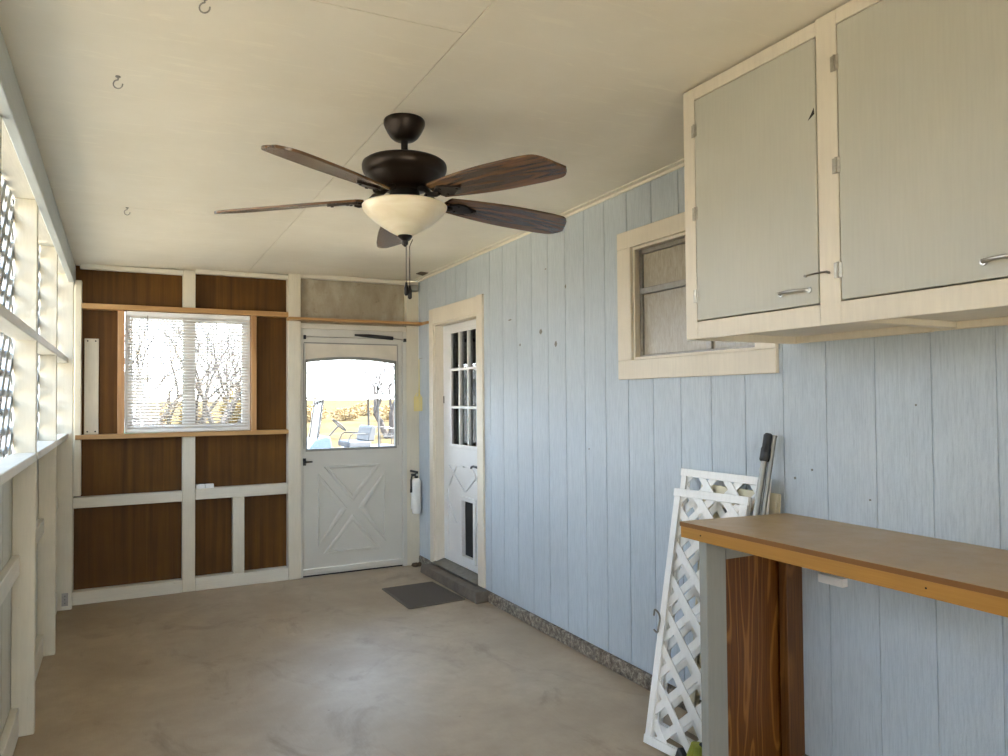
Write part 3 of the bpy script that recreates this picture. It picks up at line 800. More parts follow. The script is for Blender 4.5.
fb(1.993, CY1, CZ0, zt); fb(1.405, 1.475, CZ0+0.0005, zt+0.005); fb(CY0, 0.52, CZ0, zt)
fb(1.475, 1.993, CZ0, 1.745); fb(0.52, 1.405, CZ0+0.0003, 1.747); fb(1.475, 1.993, 2.539, zt); fb(0.52, 1.405, 2.545, zt+0.005)
mesh('face_frame', g, 'trim_cream', cab, bevel=0.0015)
def hinge_at(par, y, z):
    g = G(); g.box(CX-0.0035, CX-0.0002, y-0.013, y-0.002, z-0.022, z+0.022); g.box(CX-0.0035, CX-0.0002, y+0.002, y+0.013, z-0.022, z+0.022)
    g.tube([(CX-0.004,y,z-0.023),(CX-0.004,y,z+0.023)], 0.0034, 8)
    mesh('hinge', g, 'hinge_metal', par)
def pull(par, y0, y1, z):
    g = G()
    for y in (y0, y1): g.lathe([(0.0,-0.005),(0.008,-0.0045),(0.0095,0.0)], (CX-0.0022, y, z), 16, 'x')
    pts = [(CX-0.004,y0,z)]
    for k in range(9):
        u = k/8; pts.append((CX-0.008-0.020*math.sin(PI*min(1,max(0,(u*0.9+0.05))))**0.6, y0+(y1-y0)*(0.04+u*0.92), z+0.001))
    pts.append((CX-0.004,y1,z))
    g.tube(pts, 0.0052, 10); mesh('handle', g, 'steel', par, smooth=True)
g = G(); g.box(CX-0.002, CX+0.018, 1.479, 1.990, 1.749, 2.535)
dA = mesh('door', g, 'cabinet_door_paint', cab, bevel=0.002)
for z in (2.427, 2.130, 1.836): hinge_at(dA, 1.9925, z)
pull(dA, 1.615, 1.510, 1.793)
g = G(); g.tube([(CX-0.006,1.520,1.836),(CX-0.010,1.500,1.837),(CX-0.009,1.46,1.838),(CX-0.008,1.445,1.838),(CX-0.004,1.438,1.832)], 0.0026, 8)
g.tube([(CX-0.001,1.520,1.836),(CX-0.010,1.520,1.836)], 0.004, 8); g.tube([(CX-0.001,1.440,1.834),(CX-0.010,1.440,1.836)], 0.0035, 8)
mesh('hook_latch', g, 'dull_steel', dA, smooth=True)
g = G(); g.prism([(1.492,2.315),(1.483,2.33),(1.481,2.31),(1.505,2.297)], 'x', CX-0.0024, CX-0.002); mesh('paint_chip', g, 'bronze_dark', dA)
g = G(); g.box(CX-0.002, CX+0.018, 0.524, 1.401, 1.751, 2.541)
dB = mesh('door', g, 'cabinet_door_paint', cab, bevel=0.002)
for z in (2.433, 2.137, 1.837): hinge_at(dB, 1.410, z)
pull(dB, 1.012, 0.905, 1.793)

# ------------------------------------------------------------------ counter
ct = thing('counter', (2.1, 1.2, 0.0), 'tan topped work counter on a grey post with a stained plywood end', 'counter')
edge = [(1.872,2.168),(1.872,1.80),(1.870,1.55),(1.872,1.2),(1.872,0.95),(1.872,0.15)]
g = G()
g.prism([(XR-0.003,0.15),(XR-0.003,2.106),(1.8722,2.168)] + edge[1:] , 'z', 0.992, 1.0095)
mesh('worktop', g, 'counter_top', ct)
g = G()
e0 = [(x-0.0012, y) for x, y in edge]
for a, b in zip(e0[:-1], e0[1:]): g.prism([a, b, (b[0]+0.0012,b[1]), (a[0]+0.0012,a[1])], 'z', 0.9925, 1.0085)
mesh('worktop_edge', g, 'slab_edge', ct)
g = G()
e1 = [(x+0.003, y-0.002) for x, y in edge]; zb = [0.951, 0.949, 0.948, 0.948, 0.947, 0.947]
for k in range(len(e1)-1):
    a, b = e1[k], e1[k+1]; za, zb_ = zb[k], zb[k+1]
    g.add([(a[0],a[1],za),(b[0],b[1],zb_),(b[0]+0.02,b[1],zb_),(a[0]+0.02,a[1],za),(a[0],a[1],0.9915),(b[0],b[1],0.9915),(b[0]+0.02,b[1],0.9915),(a[0]+0.02,a[1],0.9915)],
          [(3,2,1,0),(4,5,6,7),(0,1,5,4),(1,2,6,5),(2,3,7,6),(3,0,4,7)])
g.prism([(1.896,2.142),(1.890,2.160),(XR-0.02,2.104),(XR-0.02,2.085)], 'z', 0.950, 0.9915)
mesh('fascia', g, 'fascia_wood', ct)
for y in (2.06, 1.475, 1.213, 0.7):
    g = G(); g.lathe([(0.0028,-0.0006),(0.0028,0.0008)], (1.8745, y, 0.972), 8, 'x'); mesh('nail_head', g, 'bronze_dark', ct)
g = G(); g.box(1.920, 2.016, 2.080, 2.120, 0.0, 0.991); mesh('post', g, 'post_grey', ct, bevel=0.002)
g = G(); g.box(2.0165, XR-0.016, 2.080, 2.102, 0.867, 0.991); g.box(XR-0.022, XR-0.002, 0.3, 2.03, 0.962, 0.991); mesh('cleat', g, 'post_grey', ct, bevel=0.002)
g = G(); g.box(2.0165, 2.310, 2.092, 2.104, 0.0, 0.866); mesh('end_panel', g, 'stained_ply', ct)
g = G(); g.box(2.284, XR-0.0145, 2.035, 2.074, 0.0, 0.078); g.box(2.284, XR-0.001, 2.035, 2.074, 0.079, 0.945); mesh('wall_board', g, 'stained_board', ct, bevel=0.002)
g = G(); g.box(1.90, 1.99, 0.188, 0.228, 0.0, 0.945); mesh('post', g, 'post_grey', ct, bevel=0.002)
g = G(); g.box(1.90, XR-0.016, 0.165, 0.185, 0.0, 0.945); mesh('end_panel', g, 'stained_ply', ct)  # near panel out of view, added to block doorway light under the worktop
g = G(); g.box(XR-0.030, XR, 1.832, 1.938, 0.775, 0.806)
g.box(XR-0.032, XR-0.030, 1.838, 1.932, 0.781, 0.800)
tag(mesh('wall_box', g, 'white_vinyl', bevel=0.003, origin=(XR,1.88,0.775)), 'small white box fixed to the siding under the counter', 'box')

# ------------------------------------------------------------------ leaning lattice panels
def leaning(base0, base1, topx, topz, label, mat, name='lattice_panel', rail=0.034, period=0.15, phase=0.0, back=False):
    """panel whose bottom edge runs base0->base1 on the floor, leaning toward +x"""
    b0 = Vector((*base0, 0.002)); b1 = Vector((*base1, 0.002))
    U = (b1-b0); W = U.length; U.normalize()
    t0 = Vector((topx, b0.y+0.0, topz)); V = (t0-b0); V = V - U*V.dot(U); H = V.length; V.normalize()
    Nn = U.cross(V); 
    if Nn.x > 0: Nn = -Nn
    def T(u, v, nn): return tuple(b0 + U*u + V*v + Nn*nn)
    root = thing(name, tuple((b0+b1)/2), label, 'lattice', 'lattice panels leaning on the blue wall')
    g = G()
    lattice(g, W-0.01, H-0.01, lambda u, v, nn: T(u+0.005, v+0.005, nn), period=period, sw=0.033, t=0.004, phase=phase)
    mesh('lattice_strips', g, mat, root)
    def rail_(nm, u0, u1, v0, v1, n0, n1):
        g = G(); vs = [T(u, v, nn) for nn in (n0, n1) for u, v in ((u0,v0),(u1,v0),(u1,v1),(u0,v1))]
        g.add(vs, [(3,2,1,0),(4,5,6,7),(0,1,5,4),(1,2,6,5),(2,3,7,6),(3,0,4,7)])
        mesh(nm, g, mat, root, bevel=0.0015)
    rail_('rail', -0.005, W+0.005, 0, rail, 0.0125, 0.021); rail_('rail', -0.005, W+0.005, H-rail, H, 0.0125, 0.021)
    rail_('stile', 0, rail, rail, H-rail, 0.0125, 0.020); rail_('stile', W-rail, W, rail, H-rail, 0.0125, 0.020)
    rail_('rail', 0, W, 0, rail, -0.009, -0.0005); rail_('rail', 0, W, H-rail, H, -0.009, -0.0005)
    rail_('stile', 0, rail, rail, H-rail, -0.009, -0.0005); rail_('stile', W-rail, W, rail, H-rail, -0.009, -0.0005)
    return root
leaning((2.003,2.548), (2.055,2.168), 2.222, 1.068, 'front white diagonal lattice panel leaning behind the counter', 'lattice_white', phase=0.02)
leaning((2.125,2.640), (2.130,2.140), 2.318, 1.146, 'taller white lattice panel directly behind the front one', 'lattice_white', phase=0.09)
leaning((2.240,2.540), (2.242,2.118), 2.346, 1.085, 'aged cream lattice panel nearest the blue wall', 'lattice_cream', phase=0.05)

WY_ = 2.566
# bent wire hanging beside the front lattice panel
g = G(); pts = []
for k in range(22):
    a = k/21*PI*1.6 + 0.4
    pts.append((2.075+0.004*math.sin(a*3), WY_+0.022*math.cos(a), 0.50+0.050*math.sin(a)))
g.tube(pts, 0.0042, 6)
tag(mesh('wire_loop', g, 'dull_steel', origin=(2.075,WY_,0.50), smooth=True), 'bent grey wire loop on the left edge of the front leaning lattice', 'wire')

# squeegee/mop pole pair
def pole(p1, p0, r, label, grip, head):
    root = thing(('mop', 'metal_pole')[0 if head else 1], p0, label, 'mop' if head else 'pole')
    p0 = Vector(p0); p1 = Vector(p1); d = (p1-p0).normalized(); L = (p1-p0).length
    g = G(); g.tube([p0, p1-d*(0.10 if grip else 0.0)], r, 14); mesh('pole', g, 'pole_metal', root, smooth=True)
    if grip:
        g = G(); g.tube([p1-d*0.115, p1-d*0.110, p1-d*0.065, p1-d*0.055, p1-d*0.008, p1], [r*1.3, r*1.6, r*1.6, r*1.35, r*1.45, r*0.9], 14); mesh('grip', g, 'black_plastic', root, smooth=True)
    else:
        g = G(); g.tube([p1-d*0.004, p1+d*0.004], r*1.15, 14); mesh('end_cap', g, 'dull_steel', root, smooth=True)
    return root
mp = pole((2.322,2.148,1.328), (2.020,2.148,0.06), 0.0125, 'metal mop pole with black grip and a yellow-green head leaning by the lattice', True, True)
g = G(); rm = random.Random(5)
for k in range(34):
    a = 2*PI*k/34; rr = rm.uniform(0.4, 1.0)
    q = (2.0+0.022*rr*math.cos(a), 2.235+0.045*rr*math.sin(a))
    g.tube([(2.008,2.225,0.125),(q[0]*0.6+2.008*0.4,q[1]*0.6+2.225*0.4,0.115),(q[0],q[1],0.06),(q[0]-0.004*math.cos(a),q[1]+0.008*math.sin(a),0.008)], [0.006,0.009,0.009,0.006], 6)
mesh('mop_strings', g, 'lime_plastic', mp, smooth=True)
g = G(); g.bar((2.015,2.148,0.085),(2.008,2.225,0.125), 0.022, 0.022); g.bar((1.985,2.27,0.012),(2.0,2.34,0.05), 0.03, 0.05); g.bar((1.985,2.20,0.012),(1.988,2.33,0.012), 0.03, 0.018)
mesh('mop_clamp', g, 'black_plastic', mp, bevel=0.004)
pole((2.337,2.133,1.316), (2.046,2.136,0.012), 0.0105, 'thin bare metal pole standing right behind the mop pole', False, False)

# ------------------------------------------------------------------ ceiling fan
FX, FY = 0.972, 2.690
fan = thing('ceiling_fan', (FX, FY, 2.56), 'dark bronze ceiling fan with five walnut blades and a cream bowl light', 'ceiling fan')
c0 = (FX, FY, 0)
zc = cz(FX, FY)
g = G(); g.lathe([(0.0,zc),(0.076,zc),(0.080,zc-0.006),(0.080,zc-0.018),(0.077,zc-0.028),(0.066,zc-0.050),(0.054,zc-0.068),(0.042,zc-0.078),(0.030,zc-0.082),(0.0,zc-0.083)], c0, 48); mesh('canopy', g, 'bronze', fan, smooth=True)
g = G(); g.lathe([(0.013,zc-0.075),(0.013,2.400)], c0, 20); g.lathe([(0.022,2.420),(0.026,2.414),(0.026,2.400)], c0, 20); mesh('downrod', g, 'bronze_dark', fan, smooth=True)
g = G(); g.lathe([(0.0,2.408),(0.06,2.407),(0.120,2.404),(0.150,2.398),(0.161,2.390),(0.164,2.380),(0.163,2.366),(0.157,2.352),(0.146,2.344),(0.142,2.342),(0.138,2.334),(0.122,2.316),(0.106,2.302),(0.088,2.292),(0.060,2.286),(0.0,2.285)], c0, 64); mesh('motor_housing', g, 'bronze', fan, smooth=True)
g = G(); g.lathe([(0.0,2.288),(0.054,2.287),(0.058,2.276),(0.058,2.244),(0.064,2.238),(0.064,2.224),(0.0,2.222)], c0, 40); mesh('switch_housing', g, 'bronze_dark', fan, smooth=True)
g = G(); prof = [(0.150,2.2285),(0.160,2.229),(0.1645,2.224),(0.163,2.217)]
prof += [(0.158,2.207),(0.150,2.197),(0.140,2.187),(0.127,2.175),(0.112,2.163),(0.096,2.151),(0.079,2.140),(0.061,2.129),(0.043,2.119),(0.028,2.112),(0.018,2.1085)]
g.lathe(prof + [(0.0,2.1075)], c0, 64)
mesh('light_bowl', g, 'alabaster', fan, smooth=True)
g = G(); g.lathe([(0.0,2.116),(0.027,2.113),(0.029,2.107),(0.020,2.100),(0.010,2.093),(0.013,2.085),(0.012,2.078),(0.004,2.070),(0.0,2.068)], c0, 24); mesh('finial', g, 'bronze_dark', fan, smooth=True)
th0 = math.radians(2.5)
BZ = 2.262
def blade_mesh():
    g = G(); rows = []; N = 44
    for k in range(N+1):
        u = k/N; x = 0.165+u*0.585
        w = 0.5*(0.100 + 0.072*math.sin(min(1, u/0.60)*PI/2)) * (1.0 if u < 0.80 else (1-0.10*(u-0.8)/0.2)*(1-(max(0.0,(u-0.88)/0.12))**3.2*0.62))
        rows.append((x, w, u))
    top = []; vs = []; fs = []
    pts = []
    for x, w, u in rows: pts.append((x - (0.0 if u < 0.999 else 0.0), w, u))
    n_ = len(pts)
    for sgn in (1, -1):
        pass
    M_ = 6
    for z in (0.0045, -0.0045):
        for x, w, u in pts:
            for j in range(M_+1):
                s_ = j/M_*2-1
                xx = x + 0.012*s_*max(0.0, (u-0.7)/0.3)
                if u < 0.001: xx = x + 0.02*abs(s_)**2
                vs.append((xx, s_*w, z))
    R_ = (n_)*(M_+1)
    for layer in (0, 1):
        for i in range(n_-1):
            for j in range(M_):
                a = layer*R_+i*(M_+1)+j
                fs.append((a, a+1, a+M_+2, a+M_+1) if layer else (a, a+M_+1, a+M_+2, a+1))
    per = [i*(M_+1) for i in range(n_)] + [(n_-1)*(M_+1)+j for j in range(1, M_+1)] + [i*(M_+1)+M_ for i in range(n_-2, -1, -1)] + [j for j in range(M_-1, 0, -1)]
    for a, b in zip(per, per[1:]+per[:1]): fs.append((a, b, b+R_, a+R_))
    g.add(vs, fs); return g
def iron_mesh():
    g = G()
    g.tube([(0.085,0,0.024),(0.12,0,0.012),(0.15,0.0,-0.012),(0.185,0,-0.016),(0.20,0,-0.012)], [0.012,0.011,0.010,0.011,0.010], 10)
    # scrolled trefoil plate under the blade
    g.prism([(0.185,-0.016),(0.215,-0.036),(0.250,-0.034),(0.275,-0.018),(0.300,-0.012),(0.312,0),(0.300,0.012),(0.275,0.018),(0.250,0.034),(0.215,0.036),(0.185,0.016)], 'z', -0.012, -0.0046)
    for x, y in ((0.222,-0.022),(0.222,0.022),(0.292,0)):
        g.lathe([(0.006,-0.016),(0.006,-0.012)], (x, y, 0), 10)
    return g
bg, ig = blade_mesh(), iron_mesh()
b0 = mesh('blade', bg, 'blade_walnut'); b0.name = 'blade'
i0 = mesh('blade_iron', ig, 'bronze', smooth=True)
b0.modifiers.new('bevel', 'BEVEL').width = 0.002
for k in range(5):
    b = b0 if k == 0 else b0.copy(); i = i0 if k == 0 else i0.copy()
    if k: COL.objects.link(b); COL.objects.link(i)
    b.parent = fan; b.location = Vector((FX, FY, BZ)) - Vector(fan.location)
    b.rotation_euler = (math.radians(-13), math.radians(2.6), th0+k*math.radians(72))
    i.parent = b

for dx, dy, zb in ((-0.006, -0.004, 1.925), (0.008, 0.004, 1.912)):
    g = G(); nz = 70; z0, z1 = 2.095, zb
    g.tube([(FX+dx*3.0,FY-0.020,z0),(FX+dx,FY-0.03,z0-0.03),(FX+dx,FY-0.03,z1)], 0.0016, 6)
    pc = mesh('pull_chain', g, 'bronze', fan)
    g = G(); g.lathe([(0.0,z1+0.004),(0.004,z1),(0.0055,z1-0.010),(0.008,z1-0.02),(0.008,z1-0.045),(0.004,z1-0.050),(0.0,z1-0.051)], (FX+dx,FY-0.03,0), 14); mesh('pendant', g, 'bronze_dark', pc, smooth=True)

# ------------------------------------------------------------------ ceiling hooks and bits
def hook(x, y, rz, label):
    z = cz(x, y); g = G()
    pts = [(0,0,0.0),(0,0,-0.012)]
    for k in range(13):
        a = PI/2 - k/12*PI*1.55
        pts.append((0.014*math.cos(a)*1.0, 0.0, -0.026+0.014*math.sin(a)))
    pts = [(x+px*math.cos(rz), y+px*math.sin(rz), z+pz) for px, py, pz in pts]
    r = thing('ceiling_hook', (x, y, z), label, 'hook', 'screw hooks in the ceiling')
    g.tube(pts, 0.0022, 8); mesh('hook', g, 'dull_steel', r, smooth=True)
    g = G(); g.lathe([(0.008,0.0),(0.008,-0.003),(0.004,-0.005)], (x,y,z), 14); mesh('collar', g, 'dull_steel', r)
hook(0.193, 2.085, 2.7, 'screw hook in the ceiling at the top edge of the view')
hook(-0.014, 2.69, 2.9, 'screw hook in the ceiling nearest the header board, left of the fan')
hook(0.023, 4.42, 2.9, 'screw hook in the ceiling farthest from the fan, near the seam')
x, y = 2.28, 5.87; z = cz(x, y)
g = G()
vs = [(a, b, cz(a, b)-0.004) for a, b in ((2.235,5.80),(2.315,5.83),(2.32,5.97),(2.23,5.90))]
g.add(vs+[(a,b,c_+0.004) for a,b,c_ in vs], [(0,1,2,3),(7,6,5,4),(0,4,5,1),(1,5,6,2),(2,6,7,3),(3,7,4,0)])
tag(mesh('ceiling_patch', g, 'rust', origin=(x,y,z)), 'small brown stained plate on the ceiling in the far right corner', 'plate')
jb = thing('junction_box', (2.285, 6.18, 2.44), 'small grey junction box in the far upper right corner', 'junction box')
g = G(); g.box(2.262, 2.345, 6.155, 6.211, 2.435, 2.495); mesh('box', g, 'box_grey', jb, bevel=0.003)
g = G(); g.box(2.268, 2.339, 6.151, 6.155, 2.441, 2.489); mesh('cover', g, 'box_grey', jb, bevel=0.001)
g = G(); g.tube([(2.362,6.19,2.435),(2.364,6.192,2.2),(2.362,6.19,1.9),(2.364,6.195,1.62)], 0.0025, 6); 
tag(mesh('hanging_wire', g, 'white_vinyl', origin=(2.362,6.19,2.435)), 'thin pale wire running down the far right corner beside the post', 'wire')

# ------------------------------------------------------------------ fly swatter, fire extinguisher
fs = thing('fly_swatter', (2.338, 6.13, 1.83), 'pale yellow fly swatter hanging in the corner left of the house door', 'fly swatter')
g = G(); pts = [(2.342,6.13,1.828),(2.342,6.13,1.54)]
g.tube(pts, [0.0035,0.0045], 8); g.tube([(2.342,6.13,1.56),(2.342,6.13,1.50)], [0.006,0.008], 8); mesh('handle', g, 'yellow_plastic', fs, smooth=True)
g = G(); yy = 6.127
HP = [(2.330,1.530),(2.352,1.530),(2.378,1.490),(2.378,1.372),(2.305,1.372),(2.305,1.490)]
HP = [(x-0.012, z) for x, z in HP]
# frame + grid of the slapping head
for a, b in zip(HP, HP[1:]+HP[:1]): g.bar((a[0],yy,a[1]),(b[0],yy,b[1]), 0.004, 0.004)
for k in range(1, 9):
    x = 2.293+0.073*k/9; g.box(x-0.0018, x+0.0018, yy-0.001, yy+0.001, 1.372, 1.505)
for k in range(1, 14):
    z = 1.372+0.13*k/14; g.box(2.293, 2.366, yy-0.0012, yy+0.0012, z-0.002, z+0.002)
mesh('head', g, 'yellow_plastic', fs)
g = G(); g.tube([(2.342,6.13,1.830),(2.350,6.13,1.838),(XR+0.001,6.13,1.838)], 0.002, 6); mesh('hanging_nail', g, 'dull_steel', fs)
fe = thing('fire_extinguisher', (2.325, 6.12, 0.46), 'white fire extinguisher with black valve on the post beside the storm door', 'fire extinguisher')
ec = (2.318, 6.150, 0)
g = G(); g.lathe([(0.0,0.468),(0.036,0.468),(0.042,0.476),(0.042,0.735),(0.038,0.755),(0.026,0.772),(0.015,0.780),(0.0,0.781)], ec, 32); tk = mesh('tank', g, 'white_enamel', fe, smooth=True)
g = G(); g.lathe([(0.0,0.80),(0.016,0.798),(0.018,0.775),(0.0,0.774)], ec, 16); g.box(ec[0]-0.012, ec[0]+0.012, ec[1]-0.020, ec[1]+0.014, 0.795, 0.822)
g.bar((ec[0]+0.012,ec[1],0.828),(ec[0]-0.058,ec[1]-0.01,0.846), 0.026, 0.018); g.bar((ec[0]+0.01,ec[1],0.806),(ec[0]-0.050,ec[1]-0.01,0.812), 0.022, 0.014)
mesh('valve', g, 'black_plastic', fe, bevel=0.002)
g = G(); g.tube([(ec[0]-0.012,ec[1],0.808),(ec[0]-0.045,ec[1]-0.01,0.800),(ec[0]-0.052,ec[1]-0.008,0.760),(ec[0]-0.050,ec[1]-0.005,0.700),(ec[0]-0.049,ec[1],0.655)], [0.009,0.009,0.009,0.009,0.012], 10); mesh('hose', g, 'black_rubber', fe, smooth=True)
g = G(); g.lathe([(0.010,-0.0),(0.010,-0.004),(0.0,-0.005)], (ec[0],ec[1]-0.020,0.808), 14, 'y'); mesh('gauge', g, 'steel', fe)
g = G(); g.box(ec[0]-0.03, ec[0]+0.03, ec[1]+0.040, YF-0.0005, 0.50, 0.76); g.lathe([(0.0435,0.60),(0.0435,0.615)], ec, 32); mesh('bracket', g, 'white_enamel', fe)
# rusty heap at the foot of the corner post
g = G(); random.seed(3)
for k in range(9):
    a = random.random()*6.28; r = 0.02+0.012*random.random()
    g.lathe([(0.0,0.0),(r,0.002),(r*0.7,r*0.8),(0.0,r)], (2.325+0.028*math.cos(a), 6.165+0.02*math.sin(a), 0.001), 7)
tag(mesh('rust_flakes', g, 'rust', origin=(2.33,6.17,0.0)), 'rusty brown flakes at the foot of the corner post', 'debris', kind='stuff')

# ------------------------------------------------------------------ outdoors
g = G(); g.box(-1500, 2500, 9.5, 3500, GZ-0.1, GZ)
struct('ground', g, 'dry_grass', 'dry yellow grass field beyond the porch', 'ground')
g = G(); g.box(-60, 90, -40, 9.5, GZ-0.1, GZ+0.0)  # mostly unseen yard, kept pale and warm to bounce light onto the ceiling
struct('ground_gravel', g, 'pale_gravel', 'pale gravel yard round the porch, toned to bounce warm light inside', 'ground')
# low rise with scrub at the horizon
def bush(name, c, rx, ry, rz, nleaf, mat, label, size=0.05, seed=1, grp=None):
    rnd = random.Random(seed); g = G()
    for k in range(nleaf):
        while True:
            p = Vector((rnd.uniform(-1,1), rnd.uniform(-1,1), rnd.uniform(-1,1)))
            if 0.35 < p.length < 1: break
        q = Vector((c[0]+p.x*rx, c[1]+p.y*ry, c[2]+p.z*rz))
        m = Matrix.Rotation(rnd.random()*6.28, 4, Vector((rnd.uniform(-1,1),rnd.uniform(-1,1),rnd.uniform(-1,1))).normalized())
        a = m @ Vector((size,0,0)); b = m @ Vector((0,size*0.45,0)); nn = m @ Vector((0,0,size*0.04))
        g.add([q-a, q-b+nn, q+a, q+b+nn], [(0,1,2),(0,2,3)])
    root = thing(name, (c[0],c[1],GZ), label, 'bush', grp)
    mesh('foliage', g, mat, root)
    g = G()
    for k in range(14):
        a = k/14*6.28; e = Vector((c[0]+rx*0.7*math.cos(a), c[1]+ry*0.7*math.sin(a), c[2]+rz*rnd.uniform(-0.2,0.7)))
        g.tube([(c[0]+0.05*math.cos(a),c[1]+0.05*math.sin(a),GZ-0.02),((c[0]*0.4+e.x*0.6),(c[1]*0.4+e.y*0.6),(GZ+e.z)/2),e], [0.025,0.015,0.005], 5)
    mesh('stems', g, 'bark', root)
def tree(c, h, r0, label, seed, lean=0.3, spread=0.75, depth=6, grp=None):
    rnd = random.Random(seed); g = G(); tips = []
    def grow(p, d, L, r, k):
        pts = [p]; rs = [r]; q = p.copy(); dd = d.copy()
        for s in range(3):
            dd = (dd + Vector((rnd.uniform(-1,1),rnd.uniform(-1,1),rnd.uniform(-0.6,0.8)))*0.16).normalized()
            q = q + dd*L/3; pts.append(q.copy()); rs.append(r*(1-0.28*(s+1)/3))
        g.tube(pts, rs, 7 if k > 3 else 4, caps=False)
        if k == 0: return
        for s in range(3 if k > 1 else 2):
            nd = (dd + Vector((rnd.uniform(-1,1),rnd.uniform(-1,1),rnd.uniform(-0.35,0.7)))*spread).normalized()
            grow(q, nd, L*rnd.uniform(0.62,0.85), rs[-1]*rnd.uniform(0.58,0.75), k-1)
    base = Vector((c[0], c[1], GZ-0.05))
    for s in range(3):
        a = s/3*6.28+0.5
        grow(base+Vector((0.1*math.cos(a),0.1*math.sin(a),0)), Vector((lean*math.cos(a),lean*math.sin(a),1)).normalized(), h*0.30, r0, depth)
    o = mesh('bare_tree', g, 'bark', origin=(c[0],c[1],GZ), smooth=True)
    return tag(o, label, 'tree', grp)
tree((1.05, 13.2), 3.6, 0.10, 'bare branching tree close behind the blinds window', 11, lean=0.55)
tree((0.62, 15.2), 4.4, 0.09, 'bare tree left of the window mullion, leaning toward the white building', 21, lean=0.7)
tree((3.4, 24.5), 4.6, 0.11, 'bare tree farther back, right half of the blinds window', 5, lean=0.3)
tree((10.5, 31.0), 4.4, 0.16, 'distant bare tree behind the rear of the golf cart', 8, lean=0.4, depth=5)
bush('yellow_bush', (2.40, 16.4, 0.85), 0.62, 0.7, 1.10, 3200, 'dry_leaf', 'bright yellow bush at the right of the blinds window', 0.06, 2)
bush('yellow_bush', (1.38, 19.0, 0.75), 0.18, 0.3, 0.9, 500, 'dry_leaf', 'narrow yellow bush by the window mullion', 0.06, 3)
rb = random.Random(4)
SB = [(-1+3.4*i+rb.uniform(-.8,.8), 62+rb.uniform(-10,14)) for i in range(15)]
for i, (x, y) in enumerate(SB):
    if i == 0:
        bush('scrub_bush', (0,0,GZ+0.75), 1.5, 1.1, 0.8, 700, 'dry_leaf_pale', 'dry scrub bush far out in the grass field', 0.14, 9, 'scrub bushes on the field')
        proto = [o for o in COL.objects if o.name.startswith('scrub_bush')][0]; proto.location = (x, y, GZ)
    else:
        c = copy_tree(proto); c.location = (x, y, GZ); c.rotation_euler = (0,0,rb.random()*6); k = rb.uniform(0.7,1.3); c.scale = (k,k,k*rb.uniform(0.7,1.1))
# white building
bd = thing('white_building', (-2.0, 20, GZ), 'low white building seen at the left of the blinds window', 'building')
g = G(); g.box(-5.0, 0.47, 18.0, 23.0, GZ, 2.0); mesh('walls', g, 'building_white', bd)
g = G(); g.prism([(-5.2,2.0),(0.62,2.0),(0.62,2.06),(-2.3,2.35),(-5.2,2.06)], 'y', 17.85, 23.1); mesh('roof', g, 'building_white', bd)
g = G(); g.box(0.14, 0.32, 17.97, 18.0, 1.42, 1.68); mesh('window', g, 'building_window', bd)
g = G(); g.box(-2.2, -1.3, 17.97, 18.0, GZ+0.1, 1.7); mesh('door', g, 'building_window', bd)
# green bin
gb = thing('green_bin', (0.20, 12.0, GZ), 'green plastic bin low at the left of the blinds window', 'bin')
g = G(); g.prism([(-0.02,GZ),(0.40,GZ),(0.46,1.00),(-0.08,1.00)], 'y', 11.75, 12.25); mesh('body', g, 'bin_green', gb, bevel=0.02)
g = G(); g.box(-0.10, 0.48, 11.72, 12.28, 1.00, 1.05); mesh('lid', g, 'bin_green', gb, bevel=0.01)

# golf cart, side-on, facing left
gc = thing('golf_cart', (4.85, 17.0, GZ), 'blue golf cart with white roof parked in the field beyond the storm door', 'golf cart')
X = lambda u: 3.62+u                     # u along the cart, 0 = nose
Y0_, Y1_ = 16.45, 17.55; zg = GZ
g = G(); g.prism([(X(0.0),zg+0.32),(X(0.05),zg+0.62),(X(0.22),zg+0.83),(X(0.50),zg+0.90),(X(0.55),zg+0.86),(X(0.62),zg+0.36),(X(1.02),zg+0.34),(X(1.08),zg+0.60),(X(1.65),zg+0.62),(X(2.2),zg+0.62),(X(2.32),zg+0.55),(X(2.35),zg+0.30),(X(1.0),zg+0.22),(X(0.1),zg+0.24)], 'y', Y0_, Y1_); mesh('body', g, 'cart_blue', gc, bevel=0.03, seg=2)
g = G(); g.box(X(0.98), X(1.50), Y0_+0.06, Y1_-0.06, zg+0.62, zg+0.76); mesh('seat', g, 'cart_seat', gc, bevel=0.03, seg=2)
g = G(); g.prism([(X(1.42),zg+0.76),(X(1.50),zg+1.08),(X(1.56),zg+1.12),(X(1.62),zg+1.08),(X(1.58),zg+0.76)], 'y', Y0_+0.06, Y1_-0.06); mesh('backrest', g, 'cart_seat', gc, bevel=0.02)
g = G(); g.prism([(X(0.25),zg+1.74),(X(2.26),zg+1.74),(X(2.30),zg+1.77),(X(2.2),zg+1.83),(X(0.4),zg+1.83),(X(0.2),zg+1.78)], 'y', Y0_-0.02, Y1_+0.02); mesh('roof', g, 'cart_roof', gc, bevel=0.01)
for y in (Y0_+0.16, Y1_-0.16):
    g = G(); g.tube([(X(0.28),y,zg+0.80),(X(0.42),y,zg+1.75)], 0.018, 8); mesh('front_strut', g, 'cart_metal', gc)
    g = G(); g.tube([(X(1.72),y,zg+0.62),(X(1.70),y,zg+1.75)], 0.026, 8); mesh('rear_strut', g, 'cart_metal', gc)
    g = G(); g.tube([(X(0.98),y,zg+0.72),(X(1.05),y,zg+0.90),(X(1.12),y,zg+0.94),(X(1.45),y,zg+0.92)], 0.014, 8); mesh('armrest', g, 'cart_metal', gc)
g = G(); g.box(X(0.405), X(0.415), Y0_+0.06, Y1_-0.06, zg+0.9, zg+1.72); g2 = G()
